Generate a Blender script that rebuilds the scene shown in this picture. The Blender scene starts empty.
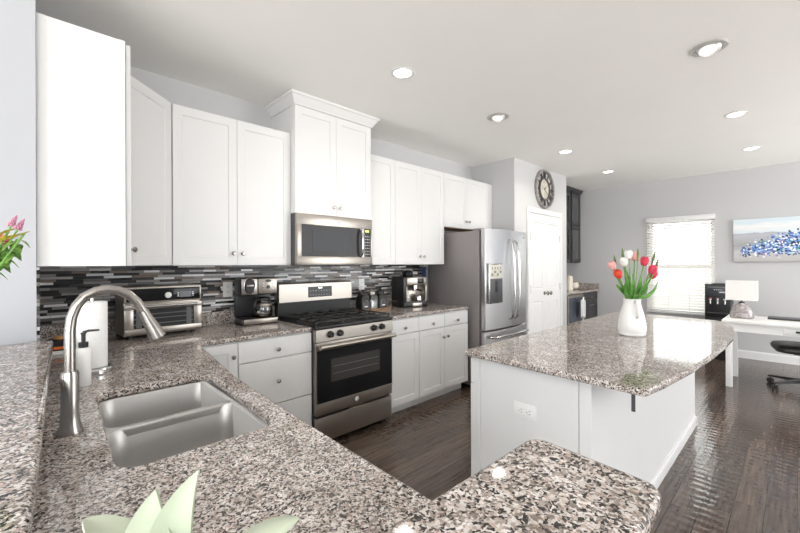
import bpy, bmesh, math, random
from mathutils import Vector, Matrix
random.seed(7)
PI = math.pi
SC = bpy.context.scene
COL = SC.collection
R = math.radians

# ------------------------------------------------------------------ camera
cam_d = bpy.data.cameras.new('camera')
cam = bpy.data.objects.new('camera', cam_d); COL.objects.link(cam)
cam_d.sensor_width = 36.0; cam_d.lens = 383.6 / 800 * 36.0
cam_d.shift_y = -2.3 / 800
cam_d.clip_start = 0.02
cam.matrix_world = (Matrix.Translation((0, 0, 1.381)) @ Matrix.Rotation(R(46.0 - 90), 4, 'Z')
                    @ Matrix.Rotation(R(90), 4, 'X') @ Matrix.Rotation(-0.0036, 4, 'Z'))
SC.camera = cam

# ------------------------------------------------------------------ world, exposure
SC.view_settings.view_transform = 'Standard'
SC.view_settings.look = 'None'
SC.view_settings.gamma = 1.0
SC.view_settings.use_curve_mapping = False
SC.view_settings.exposure = 0.85
W = bpy.data.worlds.new('daylight'); SC.world = W; W.use_nodes = True
wn = W.node_tree; wn.nodes.clear()
w_out = wn.nodes.new('ShaderNodeOutputWorld'); w_bg = wn.nodes.new('ShaderNodeBackground')
w_tc = wn.nodes.new('ShaderNodeTexCoord'); w_sx = wn.nodes.new('ShaderNodeSeparateXYZ'); w_r = wn.nodes.new('ShaderNodeValToRGB')
w_m = wn.nodes.new('ShaderNodeMath'); w_m.operation = 'MULTIPLY_ADD'; w_m.inputs[1].default_value = .5; w_m.inputs[2].default_value = .5
wn.links.new(w_tc.outputs['Generated'], w_sx.inputs[0]); wn.links.new(w_sx.outputs['Z'], w_m.inputs[0])
wn.links.new(w_m.outputs[0], w_r.inputs[0]); wn.links.new(w_r.outputs[0], w_bg.inputs[0]); wn.links.new(w_bg.outputs[0], w_out.inputs[0])
e = w_r.color_ramp.elements
e[0].position = 0.40; e[0].color = (1.16, 1.14, 1.10, 1)
e[1].position = 0.52; e[1].color = (.86, .88, .90, 1)
w_bg.inputs[1].default_value = 3.9
DOWNLIGHT_W = 16.0
sun_d = bpy.data.lights.new('sun', 'SUN'); sun_d.energy = 2.5; sun_d.angle = .02; sun_d.color = (1, .95, .88)
sun = bpy.data.objects.new('sun', sun_d); COL.objects.link(sun); sun.rotation_euler = (0, R(50), R(8))

# ------------------------------------------------------------------ helpers
ORG = {}

class MB:
    def __init__(s, M=None):
        s.bm = bmesh.new(); s.M = M or Matrix()
    def add(s, verts, faces):
        vs = [s.bm.verts.new(s.M @ Vector(v)) for v in verts]
        for f in faces:
            try: s.bm.faces.new([vs[i] for i in f])
            except ValueError: pass
        return vs
    def box(s, x0, x1, y0, y1, z0, z1, bev=0, seg=2):
        b = bmesh.new()
        v = [b.verts.new((x, y, z)) for x in (x0, x1) for y in (y0, y1) for z in (z0, z1)]
        for f in ((0,1,3,2),(4,6,7,5),(0,4,5,1),(2,3,7,6),(0,2,6,4),(1,5,7,3)):
            b.faces.new([v[i] for i in f])
        if bev: bmesh.ops.bevel(b, geom=b.edges[:], offset=bev, segments=seg, profile=.5, affect='EDGES')
        s.merge(b); return s
    def merge(s, b):
        b.verts.index_update()
        vs = [s.bm.verts.new(s.M @ v.co) for v in b.verts]
        for f in b.faces:
            try: s.bm.faces.new([vs[v.index] for v in f.verts])
            except ValueError: pass
        b.free()
    def loft(s, loops, cap0=True, cap1=True, closed=True):
        n = len(loops[0]); vs = []
        for L in loops: vs.append([s.bm.verts.new(s.M @ Vector(p)) for p in L])
        for a, b in zip(vs, vs[1:]):
            for i in range(n if closed else n - 1):
                j = (i + 1) % n
                try: s.bm.faces.new((a[i], a[j], b[j], b[i]))
                except ValueError: pass
        if cap0: s.bm.faces.new(list(reversed(vs[0])))
        if cap1: s.bm.faces.new(vs[-1])
        return s
    def lathe(s, prof, c=(0, 0, 0), n=24, cap0=True, cap1=True):
        loops = [[(c[0] + max(r, 1e-4) * math.cos(2*PI*i/n), c[1] + max(r, 1e-4) * math.sin(2*PI*i/n), c[2] + z) for i in range(n)] for r, z in prof]
        return s.loft(loops, cap0, cap1)
    def cyl(s, c, r, z0, z1, n=20, bev=0):
        pr = [(r, z0), (r, z1)] if not bev else [(r - bev, z0), (r, z0 + bev), (r, z1 - bev), (r - bev, z1)]
        return s.lathe(pr, c, n)
    def tube(s, pts, r, n=10, caps=True):
        pts = [Vector(p) for p in pts]
        rr = r if isinstance(r, (list, tuple)) else [r] * len(pts)
        loops = []; up = None
        for i, p in enumerate(pts):
            t = (pts[min(i+1, len(pts)-1)] - pts[max(i-1, 0)]).normalized()
            if up is None:
                up = Vector((0, 0, 1)) if abs(t.z) < .9 else Vector((1, 0, 0))
            u = (up - t * up.dot(t)).normalized(); w = t.cross(u); up = u
            loops.append([tuple(p + (u * math.cos(2*PI*k/n) + w * math.sin(2*PI*k/n)) * rr[i]) for k in range(n)])
        return s.loft(loops, caps, caps)
    def prism(s, poly, z0, z1):
        return s.loft([[(x, y, z0) for x, y in poly], [(x, y, z1) for x, y in poly]])
    def prism_x(s, poly, x0, x1):          # poly in (y, z)
        return s.loft([[(x0, y, z) for y, z in poly], [(x1, y, z) for y, z in poly]])
    def prism_y(s, poly, y0, y1):          # poly in (x, z)
        return s.loft([[(x, y0, z) for x, z in poly], [(x, y1, z) for x, z in poly]])
    def shaker(s, x0, x1, z0, z1, y, th=.02, rail=.057, rec=.007):
        a, b, c, d = x0 + rail, x1 - rail, z0 + rail, z1 - rail; k = .004
        v = [(x0,y,z0),(x1,y,z0),(x1,y,z1),(x0,y,z1), (a,y,c),(b,y,c),(b,y,d),(a,y,d),
             (a+k,y+rec,c+k),(b-k,y+rec,c+k),(b-k,y+rec,d-k),(a+k,y+rec,d-k),
             (x0,y+th,z0),(x1,y+th,z0),(x1,y+th,z1),(x0,y+th,z1)]
        f = []
        for i in range(4):
            j = (i+1) % 4
            f += [(i,j,4+j,4+i), (4+i,4+j,8+j,8+i), (j,i,12+i,12+j)]
        f += [(8,9,10,11), (15,14,13,12)]
        s.add(v, f); return s
    def ball(s, c, rx, ry=None, rz=None, n=12, m=8):
        ry = ry or rx; rz = rz or rx
        loops = []
        for i in range(m + 1):
            t = -PI/2 + PI * i / m
            r = max(math.cos(t), .01)
            loops.append([(c[0] + rx*r*math.cos(2*PI*k/n), c[1] + ry*r*math.sin(2*PI*k/n), c[2] + rz*math.sin(t)) for k in range(n)])
        return s.loft(loops)
    def blade(s, base, tip, width, bend=(0, 0, 0), n=8, cup=.15, side=None, wprof=None, th=0.0):
        base, tip, bend = Vector(base), Vector(tip), Vector(bend)
        ax = (tip - base)
        sd = Vector(side).normalized() if side else ax.cross(Vector((0, 0, 1)))
        if sd.length < 1e-5: sd = Vector((1, 0, 0))
        sd = (sd - ax.normalized() * sd.dot(ax.normalized())).normalized()
        nr = sd.cross(ax).normalized()
        rows = []
        for i in range(n + 1):
            t = i / n
            p = base + ax * t + bend * (4 * t * (1 - t))
            w = width * (wprof(t) if wprof else math.sin(PI * min(max(t, .03), .985)) ** .7) / 2
            rows.append([p - sd*w + nr*(cup*w), p - sd*w*.5 + nr*cup*w*.25, p, p + sd*w*.5 + nr*cup*w*.25, p + sd*w + nr*(cup*w)])
        if th:
            loops = []
            for r in rows:
                loops.append([tuple(q) for q in r] + [tuple(q - nr*th) for q in reversed(r)])
            return s.loft(loops)
        v = [tuple(q) for r in rows for q in r]
        f = [(i*5+k, i*5+k+1, i*5+k+6, i*5+k+5) for i in range(n) for k in range(4)]
        s.add(v, f); return s
    def build(s, name, mat, parent=None, loc=None, smooth=35, bevel=0, seg=2, solid=0):
        o0 = Vector(loc) if loc is not None else (ORG[parent] if parent else Vector())
        bmesh.ops.recalc_face_normals(s.bm, faces=s.bm.faces[:])
        if o0.length: bmesh.ops.translate(s.bm, vec=-o0, verts=s.bm.verts[:])
        me = bpy.data.meshes.new(name); s.bm.to_mesh(me); s.bm.free()
        me.materials.append(mat)
        if smooth:
            me.polygons.foreach_set('use_smooth', [True] * len(me.polygons))
            me.set_sharp_from_angle(angle=R(smooth))
        o = bpy.data.objects.new(name, me); COL.objects.link(o)
        if parent: o.parent = parent
        else: o.location = o0
        ORG[o] = o0
        if bevel:
            m = o.modifiers.new('edge', 'BEVEL'); m.width = bevel; m.segments = seg; m.limit_method = 'ANGLE'; m.angle_limit = R(40)
        if solid:
            m = o.modifiers.new('thick', 'SOLIDIFY'); m.thickness = solid
        return o

def tag(o, label=None, cat=None, group=None, kind=None):
    if label: o['label'] = label
    if cat: o['category'] = cat
    if group: o['group'] = group
    if kind: o['kind'] = kind
    return o

def thing(name, label, cat, loc=(0, 0, 0), group=None):
    o = bpy.data.objects.new(name, None); COL.objects.link(o)
    o.location = loc; o.empty_display_size = .1; ORG[o] = Vector(loc)
    return tag(o, label, cat, group)

def struct(name, mb, mat, **k):
    o = mb.build(name, mat, smooth=k.pop('smooth', 0), **k); o['kind'] = 'structure'; return o

def struct_root(name, loc):
    o = bpy.data.objects.new(name, None); COL.objects.link(o); o.location = loc; ORG[o] = Vector(loc)
    o['kind'] = 'structure'; return o

def place(o, loc, rz=0):
    o.location = loc; o.rotation_euler.z = rz; return o

def dup(root, loc=None, rz=None, label=None, group=None):
    r = root.copy(); COL.objects.link(r)
    if loc is not None: r.location = loc
    if rz is not None: r.rotation_euler.z = rz
    if label: r['label'] = label
    if group: r['group'] = group
    for ch in list(root.children):
        c = ch.copy(); COL.objects.link(c); c.parent = r
        for g in list(ch.children):
            d = g.copy(); COL.objects.link(d); d.parent = c
    return r

def rot(deg, about=(0, 0, 0)):
    return Matrix.Translation(about) @ Matrix.Rotation(R(deg), 4, 'Z') @ Matrix.Translation(-Vector(about))

def rrect(x0, x1, y0, y1, r, z, n=6):
    out = []
    for cx, cy, a0 in ((x1-r, y1-r, 0), (x0+r, y1-r, 90), (x0+r, y0+r, 180), (x1-r, y0+r, 270)):
        for k in range(n + 1):
            a = R(a0 + 90 * k / n); out.append((cx + r*math.cos(a), cy + r*math.sin(a), z))
    return out

# ------------------------------------------------------------------ materials
class NT:
    def __init__(s, name):
        s.m = bpy.data.materials.new(name); s.m.use_nodes = True
        s.t = s.m.node_tree; s.b = s.t.nodes['Principled BSDF']; s.out = s.t.nodes['Material Output']
    def n(s, typ, **k):
        x = s.t.nodes.new(typ)
        for a, v in k.items(): setattr(x, a, v)
        return x
    def l(s, a, b): s.t.links.new(a, b)
    def math(s, op, a, b=None, c=None):
        x = s.n('ShaderNodeMath', operation=op)
        for i, v in enumerate((a, b, c)):
            if v is None: continue
            if isinstance(v, (int, float)): x.inputs[i].default_value = v
            else: s.l(v, x.inputs[i])
        return x.outputs[0]
    def ramp(s, fac, stops, const=False):
        x = s.n('ShaderNodeValToRGB'); cr = x.color_ramp
        if const: cr.interpolation = 'CONSTANT'
        while len(cr.elements) < len(stops): cr.elements.new(.5)
        for el, (p, c) in zip(cr.elements, stops):
            el.position = p; el.color = (*c, 1) if len(c) == 3 else c
        s.l(fac, x.inputs[0]); return x.outputs[0]
    def mix(s, fac, a, b, mode='MIX'):
        x = s.n('ShaderNodeMix', data_type='RGBA', blend_type=mode)
        for i, v in ((0, fac), (6, a), (7, b)):
            if isinstance(v, (int, float)): x.inputs[i].default_value = v
            elif isinstance(v, tuple): x.inputs[i].default_value = (*v, 1)
            else: s.l(v, x.inputs[i])
        return x.outputs[2]
    def set(s, **k):
        for a, v in k.items():
            i = s.b.inputs[a.replace('_', ' ')]
            if isinstance(v, tuple) and len(v) == 3 and i.type == 'RGBA': v = (*v, 1)
            if hasattr(v, 'links') or hasattr(v, 'is_linked'): s.l(v, i)
            else: i.default_value = v
        return s
    def bump(s, h, strength=.2, dist=.01):
        x = s.n('ShaderNodeBump'); x.inputs['Strength'].default_value = strength; x.inputs['Distance'].default_value = dist
        s.l(h, x.inputs['Height']); s.l(x.outputs[0], s.b.inputs['Normal'])
    def pos(s): return s.n('ShaderNodeNewGeometry').outputs['Position']
    def obj(s): return s.n('ShaderNodeTexCoord').outputs['Object']
    def noise(s, vec, scale, detail=3, out=0):
        x = s.n('ShaderNodeTexNoise'); x.inputs['Scale'].default_value = scale; x.inputs['Detail'].default_value = detail
        s.l(vec, x.inputs['Vector']); return x.outputs[out]
    def mapv(s, vec, scale=(1, 1, 1), loc=(0, 0, 0), rotn=(0, 0, 0)):
        x = s.n('ShaderNodeMapping'); x.inputs['Scale'].default_value = scale; x.inputs['Location'].default_value = loc; x.inputs['Rotation'].default_value = rotn
        s.l(vec, x.inputs['Vector']); return x.outputs[0]

def plain(name, col, rough=.5, metal=0, var=.03, scale=6, **k):
    t = NT(name)
    f = t.noise(t.obj(), scale, 2)
    c = t.ramp(f, [(.3, tuple(x * (1 - var) for x in col)), (.7, tuple(min(1, x * (1 + var)) for x in col))])
    t.set(Base_Color=c, Roughness=rough, Metallic=metal, **k)
    return t.m

def steel(name, col=(.43, .395, .355), rough=.34, axis=(2, 2, 120)):
    t = NT(name)
    f = t.noise(t.mapv(t.obj(), axis), 8, 3)
    rg = t.math('MULTIPLY_ADD', f, .06, rough - .03)
    c = t.ramp(f, [(.3, tuple(x * .95 for x in col)), (.7, tuple(min(1, x * 1.04) for x in col))])
    t.set(Base_Color=c, Roughness=rg, Metallic=1.0)
    return t.m

def granite(name):
    t = NT(name); p = t.pos()
    wob = t.n('ShaderNodeVectorMath', operation='MULTIPLY_ADD')
    t.l(t.noise(p, 90, 3, 1), wob.inputs[0]); wob.inputs[1].default_value = (.016, .016, .016); t.l(p, wob.inputs[2])
    v = t.n('ShaderNodeTexVoronoi'); v.inputs['Scale'].default_value = 230; t.l(wob.outputs[0], v.inputs['Vector'])
    sep = t.n('ShaderNodeSeparateColor'); t.l(v.outputs['Color'], sep.inputs[0])
    c1 = t.ramp(sep.outputs[0], [(0, (.010, .010, .011)), (.125, (.09, .083, .08)), (.21, (.26, .225, .20)), (.37, (.37, .33, .305)), (.54, (.72, .70, .685)), (.78, (.60, .56, .54)), (.89, (.55, .455, .405))], True)
    n2 = t.noise(p, 95, 4)
    m2 = t.ramp(n2, [(.62, (0, 0, 0)), (.67, (1, 1, 1))])
    c2 = t.mix(m2, c1, (.04, .04, .043))
    n3 = t.noise(p, 17, 3)
    m3 = t.ramp(n3, [(.45, (.80, .76, .73)), (.62, (1.06, 1.04, 1.03))])
    c3 = t.mix(1.0, c2, m3, 'MULTIPLY')
    t.set(Base_Color=c3, Roughness=.055, Specular_IOR_Level=.45)
    return t.m

def mosaic(name):
    t = NT(name); p = t.pos(); s = t.n('ShaderNodeSeparateXYZ'); t.l(p, s.inputs[0])
    h = t.math('ADD', s.outputs[0], t.math('MULTIPLY', s.outputs[1], 1.0))
    rh = .0168
    row = t.math('FLOOR', t.math('DIVIDE', s.outputs[2], rh))
    fz = t.math('FRACT', t.math('DIVIDE', s.outputs[2], rh))
    wn1 = t.n('ShaderNodeTexWhiteNoise', noise_dimensions='1D'); t.l(row, wn1.inputs['W'])
    ln = t.math('MULTIPLY_ADD', wn1.outputs['Value'], .07, .085)
    sh = t.math('MULTIPLY', wn1.outputs['Value'], 7.3)
    q = t.math('ADD', t.math('DIVIDE', h, ln), sh)
    colu = t.math('FLOOR', q); fx = t.math('FRACT', q)
    cv = t.n('ShaderNodeCombineXYZ'); t.l(colu, cv.inputs[0]); t.l(row, cv.inputs[1])
    wn2 = t.n('ShaderNodeTexWhiteNoise', noise_dimensions='2D'); t.l(cv.outputs[0], wn2.inputs['Vector'])
    c = t.ramp(wn2.outputs['Value'], [(0, (.006, .006, .007)), (.24, (.04, .037, .037)), (.34, (.15, .145, .145)), (.46, (.31, .29, .28)), (.60, (.26, .20, .165)), (.68, (.45, .44, .44)), (.82, (.88, .88, .88))], True)
    gr = t.noise(t.mapv(p, (20, 20, 220)), 1.5, 3)
    c = t.mix(.35, c, t.ramp(gr, [(.3, (.7, .7, .7)), (.7, (1, 1, 1))]), 'MULTIPLY')
    g1 = t.math('LESS_THAN', fz, .11); g2 = t.math('LESS_THAN', t.math('MULTIPLY', fx, ln), .0015)
    g = t.math('MAXIMUM', g1, g2)
    c = t.mix(g, c, (.05, .05, .05))
    sepc = t.n('ShaderNodeSeparateColor'); t.l(wn2.outputs['Color'], sepc.inputs[0])
    t.set(Base_Color=c, Roughness=t.math('MULTIPLY_ADD', sepc.outputs[1], .3, .12))
    t.bump(t.math('SUBTRACT', 1.0, g), .4, .002)
    return t.m

def wood_floor(name):
    t = NT(name); p = t.pos(); s = t.n('ShaderNodeSeparateXYZ'); t.l(p, s.inputs[0])
    pw = .127
    ry = t.math('DIVIDE', s.outputs[1], pw); row = t.math('FLOOR', ry); fy = t.math('FRACT', ry)
    wn1 = t.n('ShaderNodeTexWhiteNoise', noise_dimensions='1D'); t.l(row, wn1.inputs['W'])
    q = t.math('ADD', t.math('DIVIDE', s.outputs[0], 1.15), t.math('MULTIPLY', wn1.outputs['Value'], 9.7))
    cx = t.math('FLOOR', q); fx = t.math('FRACT', q)
    cv = t.n('ShaderNodeCombineXYZ'); t.l(cx, cv.inputs[0]); t.l(row, cv.inputs[1])
    wn2 = t.n('ShaderNodeTexWhiteNoise', noise_dimensions='2D'); t.l(cv.outputs[0], wn2.inputs['Vector'])
    off = t.n('ShaderNodeVectorMath', operation='MULTIPLY_ADD'); t.l(wn2.outputs['Color'], off.inputs[0]); off.inputs[1].default_value = (9, 9, 9); t.l(t.mapv(p, (1.6, 26, 1)), off.inputs[2])
    grain = t.noise(off.outputs[0], 2.2, 6)
    c = t.ramp(grain, [(.25, (.048, .034, .027)), (.5, (.094, .066, .052)), (.75, (.138, .103, .083))])
    tone = t.ramp(wn2.outputs['Value'], [(0, (.72, .72, .72)), (1, (1.2, 1.17, 1.14))])
    c = t.mix(1.0, c, tone, 'MULTIPLY')
    seam = t.math('MAXIMUM', t.math('LESS_THAN', fy, .028), t.math('LESS_THAN', fx, .003))
    c = t.mix(seam, c, (.012, .009, .008))
    t.set(Base_Color=c, Roughness=t.math('MULTIPLY_ADD', grain, .10, .10), Specular_IOR_Level=.55)
    scr = t.noise(t.mapv(p, (1.2, 9, 1)), 2.6, 2)
    cross = t.noise(t.mapv(p, (9, 1.5, 1)), 2.2, 1)
    wv = t.n('ShaderNodeTexWave', wave_type='BANDS', bands_direction='X'); wv.inputs['Scale'].default_value = 4.6; wv.inputs['Distortion'].default_value = 2.2; wv.inputs['Detail'].default_value = 1.5; wv.inputs['Detail Scale'].default_value = 1.2
    wo = t.n('ShaderNodeVectorMath', operation='MULTIPLY_ADD'); t.l(wn1.outputs['Color'], wo.inputs[0]); wo.inputs[1].default_value = (3, 0, 0); t.l(p, wo.inputs[2]); t.l(wo.outputs[0], wv.inputs['Vector'])
    scr = t.math('ADD', scr, t.math('MULTIPLY', wv.outputs['Fac'], .75))
    hh = t.math('ADD', t.math('MULTIPLY', scr, .8), t.math('ADD', t.math('MULTIPLY', cross, .5), t.math('MULTIPLY', t.math('SUBTRACT', 1.0, seam), .35)))
    t.bump(hh, .28, .006)
    return t.m

def painting(name, w, h):
    t = NT(name); p = t.obj(); s = t.n('ShaderNodeSeparateXYZ'); t.l(p, s.inputs[0])
    u = t.math('DIVIDE', t.math('SUBTRACT', w / 2, s.outputs[1]), w)      # 0 at the left edge
    v = t.math('DIVIDE', s.outputs[2], h)
    nz = t.noise(t.mapv(p, (1, 3, 16)), 1.4, 4)
    vv = t.math('ADD', v, t.math('MULTIPLY_ADD', nz, .22, -.11))
    bg = t.ramp(vv, [(.0, (.44, .43, .42)), (.22, (.52, .52, .52)), (.36, (.33, .33, .34)), (.60, (.46, .47, .50)), (.655, (.40, .42, .46)), (.67, (.62, .70, .74)), (.82, (.80, .80, .80)), (.93, (.60, .70, .76)), (1, (.66, .74, .78))])
    vo = t.n('ShaderNodeTexVoronoi'); vo.inputs['Scale'].default_value = 48; t.l(t.mapv(p, (1, 1, 1.1)), vo.inputs['Vector'])
    sc = t.n('ShaderNodeSeparateColor'); t.l(vo.outputs['Color'], sc.inputs[0])
    dab = t.ramp(sc.outputs[0], [(0, (.02, .03, .09)), (.18, (.06, .14, .42)), (.40, (.20, .38, .66)), (.62, (.42, .62, .82)), (.74, (.85, .87, .88)), (.90, (.30, .22, .48)), (.96, (.10, .28, .26))], True)
    top = t.math('ADD', t.math('MULTIPLY', t.math('POWER', u, .8), .86), .26)   # the flower mass rises to the right
    d1 = t.math('SUBTRACT', top, v)
    dens = t.math('MULTIPLY_ADD', d1, 5.0, .30)
    low = t.math('MULTIPLY_ADD', t.math('SUBTRACT', v, .10), 6.0, .1)
    keep = t.math('LESS_THAN', sc.outputs[1], t.math('MINIMUM', dens, low))
    keep = t.math('MULTIPLY', keep, t.math('GREATER_THAN', u, .05))
    t.set(Base_Color=t.mix(keep, bg, dab), Roughness=.6)
    return t.m

def glass(name, tint=(.95, .97, .97), glossy=.10):
    t = NT(name); tr = t.n('ShaderNodeBsdfTransparent'); gl = t.n('ShaderNodeBsdfGlossy'); mx = t.n('ShaderNodeMixShader'); fr = t.n('ShaderNodeFresnel')
    fr.inputs[0].default_value = 1.45
    tr.inputs[0].default_value = (*tint, 1); gl.inputs['Roughness'].default_value = .02
    t.l(t.math('ADD', fr.outputs[0], glossy - .04), mx.inputs[0]); t.l(tr.outputs[0], mx.inputs[1]); t.l(gl.outputs[0], mx.inputs[2]); t.l(mx.outputs[0], t.out.inputs[0])
    return t.m

def emit(name, col, st):
    t = NT(name); t.set(Base_Color=col, Emission_Color=col, Emission_Strength=st); return t.m

def leafy(name, c0, c1, rough=.45, scale=30, sub=0):
    t = NT(name); f = t.noise(t.obj(), scale, 3)
    t.set(Base_Color=t.ramp(f, [(.35, c0), (.65, c1)]), Roughness=rough)
    if sub: t.set(Subsurface_Weight=sub, Subsurface_Radius=(.01, .012, .008), Subsurface_Scale=.3)
    return t.m

def blind_mat(name):
    t = NT(name); f = t.noise(t.mapv(t.obj(), (3, 1, 30)), 4, 2)
    c = t.ramp(f, [(.3, (.82, .80, .76)), (.7, (.88, .87, .84))])
    t.set(Base_Color=c, Roughness=.45)
    tl = t.n('ShaderNodeBsdfTranslucent'); t.l(c, tl.inputs[0]); mx = t.n('ShaderNodeMixShader'); mx.inputs[0].default_value = .16
    t.l(t.b.outputs[0], mx.inputs[1]); t.l(tl.outputs[0], mx.inputs[2]); t.l(mx.outputs[0], t.out.inputs[0])
    return t.m

M = dict(
    cab=plain('white_cabinet_paint', (.74, .74, .735), .32, var=.006),
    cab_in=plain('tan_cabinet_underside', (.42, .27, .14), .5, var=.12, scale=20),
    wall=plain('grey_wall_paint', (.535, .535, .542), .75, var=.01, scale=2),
    wall_l=plain('dimmed_wall_paint', (.42, .43, .455), .75, var=.01, scale=2),  # same grey wall paint, darkened to offset the strong light on it
    ceil=plain('ceiling_paint', (.92, .91, .885), .9, var=.008, scale=2),
    trim=plain('white_trim_paint', (.76, .76, .757), .4, var=.006),
    floor=wood_floor('dark_scraped_planks'),
    gran=granite('speckled_granite'),
    mos=mosaic('linear_glass_mosaic'),
    steel=steel('brushed_steel'),
    steel_v=steel('vertical_brushed_steel', (.56, .56, .565), .30, (120, 120, 2)),
    sink=steel('sink_steel', (.58, .57, .56), .38, (60, 2, 20)),
    nickel=steel('brushed_nickel', (.40, .375, .35), .26, (90, 90, 4)),
    chrome=steel('polished_steel', (.58, .575, .57), .14, (5, 5, 5)),
    fside=plain('grey_appliance_side', (.275, .25, .25), .42, metal=.25, var=.03),
    black=plain('black_plastic', (.014, .014, .015), .35, var=.2, scale=40),
    bglass=plain('black_glass', (.012, .012, .013), .08, var=.1, Specular_IOR_Level=.22),
    mwglass=plain('dark_grey_glass', (.034, .031, .031), .10, var=.1, Specular_IOR_Level=.16),
    iron=plain('black_cast_iron', (.022, .021, .021), .5, var=.3, scale=60),
    dgrey=plain('dark_grey_plastic', (.06, .06, .065), .4, var=.1),
    white=plain('white_plastic', (.84, .84, .83), .35, var=.01),
    ceram=plain('white_glazed_ceramic', (.82, .82, .81), .14, var=.015),
    paper=plain('white_paper_towel', (.86, .855, .845), .9, var=.02, scale=80),
    dark=plain('charcoal_cabinet_paint', (.035, .034, .037), .4, var=.08),
    glass=glass('clear_glass'),
    jar=glass('jar_glass', (.86, .88, .88), .16),
    lens=emit('downlight_lens', (1, .93, .82), 5.0),
    lens2=emit('gimbal_lens', (1, .96, .9), .45),
    screen=emit('green_display_digits', (.55, .75, .10), 1.2),
    blind=blind_mat('white_faux_wood_slats'),
    wood=plain('oak_tray', (.32, .19, .10), .5, var=.2, scale=30),
    blue=plain('blue_plastic', (.05, .09, .20), .4, var=.1),
    cream=plain('cream_ceramic', (.72, .66, .58), .35, var=.05),
    shade=plain('white_lamp_shade', (.86, .85, .83), .8, var=.01),
    mauve=None, art=None,
    leather=plain('black_leather', (.017, .016, .016), .38, var=.2, scale=50),
    leaf=leafy('tulip_leaf', (.07, .24, .03), (.16, .42, .07)),
    stem=leafy('tulip_stem', (.12, .28, .05), (.22, .42, .10)),
    olive=leafy('slim_bud', (.10, .17, .05), (.19, .26, .08)),
    t_white=leafy('white_petals', (.80, .77, .70), (.86, .85, .82)),
    t_pink=leafy('pink_petals', (.78, .30, .30), (.85, .50, .47), scale=14),
    t_red=leafy('red_petals', (.66, .035, .02), (.80, .11, .03), scale=18),
    t_crim=leafy('crimson_petals', (.56, .012, .05), (.74, .06, .12), scale=18),
    succ=leafy('pale_succulent', (.33, .375, .275), (.43, .465, .365), .5, 14, .1),
    succ_tip=leafy('succulent_blush', (.62, .60, .55), (.70, .68, .64), .5, 30),
    rose=leafy('pink_rose', (.62, .03, .14), (.80, .12, .26), scale=60),
    spike=leafy('mauve_blossom', (.42, .14, .26), (.62, .30, .40), scale=90),
    yel=leafy('yellow_sprig', (.50, .48, .04), (.75, .66, .12), scale=70),
    dleaf=leafy('green_bouquet_leaf', (.05, .15, .02), (.20, .36, .07), scale=40),
    soil=plain('dark_soil', (.05, .035, .025), .9, var=.4, scale=90),
)
def mk_mauve():
    t = NT('mauve_mosaic_glass'); v = t.n('ShaderNodeTexVoronoi'); v.inputs['Scale'].default_value = 60; t.l(t.obj(), v.inputs['Vector'])
    sp = t.n('ShaderNodeSeparateColor'); t.l(v.outputs['Color'], sp.inputs[0])
    t.set(Base_Color=t.ramp(sp.outputs[0], [(0, (.27, .235, .235)), (.6, (.36, .325, .325)), (1, (.44, .41, .41))]), Roughness=.18, Metallic=.2)
    t.bump(v.outputs['Distance'], .3, .004); return t.m
M['mauve'] = mk_mauve()
M['art'] = painting('abstract_flower_field', 1.50, .61)

# ------------------------------------------------------------------ the setting
CZ = 2.743
RX = 7.46; RY = 3.17; LX = .02
struct('floor', MB().box(-3.2, RX, -3.6, RY, -.10, 0), M['floor'])
struct('ceiling', MB().box(-3.2, RX + .14, -3.6, RY, CZ, CZ + .12), M['ceil'])
struct('wall_back', MB().box(-3.2, RX + .14, RY, RY + .14, -.1, CZ + .12), M['wall'])
struct('wall_left', MB().box(-3.2, LX, 2.17, RY, 0, CZ), M['wall_l'])
struct('light_block_right', MB().box(-.6, 3.6, -3.6, -3.48, -.1, CZ), M['wall_l'])  # unseen wall, added to hold back light from the open side
m = MB(); m.box(-3.34, -3.2, -3.6, -3.2, -.1, CZ); m.box(-3.34, -3.2, 1.9, RY, -.1, CZ); m.box(-3.34, -3.2, -3.2, 1.9, 2.35, CZ)
struct('light_block_near', m, M['wall_l'])  # unseen wall with a wide opening, added to shape the incoming light
# far wall with the window hole
wy0, wy1, wz0, wz1 = .875, 1.725, .60, 2.08
m = MB(); m.box(RX, RX + .14, -3.6, wy0, -.1, CZ + .12); m.box(RX, RX + .14, wy1, RY, -.1, CZ + .12)
m.box(RX, RX + .14, wy0, wy1, -.1, wz0); m.box(RX, RX + .14, wy0, wy1, wz1, CZ + .12)
struct('wall_far', m, M['wall'])
PX0, PX1, PY = 4.462, 6.05, 2.51
struct('wall_pantry', MB().box(PX0, PX1, PY, RY, 0, CZ), M['wall'])
# backsplashes
struct('trim_1', MB().box(LX + .012, 3.46, RY - .010, RY, 1.016, 1.374), M['mos'])
struct('trim_2', MB().box(LX, LX + .010, 2.19, RY, 1.016, 1.374), M['mos'])
def baseb(prof_len):
    pass
struct('baseboard_far', MB().prism_y([(RX, 0), (RX, .115), (RX - .009, .115), (RX - .014, .095), (RX - .014, 0)], -3.6, 2.54), M['trim'])
struct('baseboard_pantry', MB().prism_x([(PY, 0), (PY, .115), (PY - .009, .115), (PY - .014, .095), (PY - .014, 0)], PX0, 4.775), M['trim'])

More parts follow.
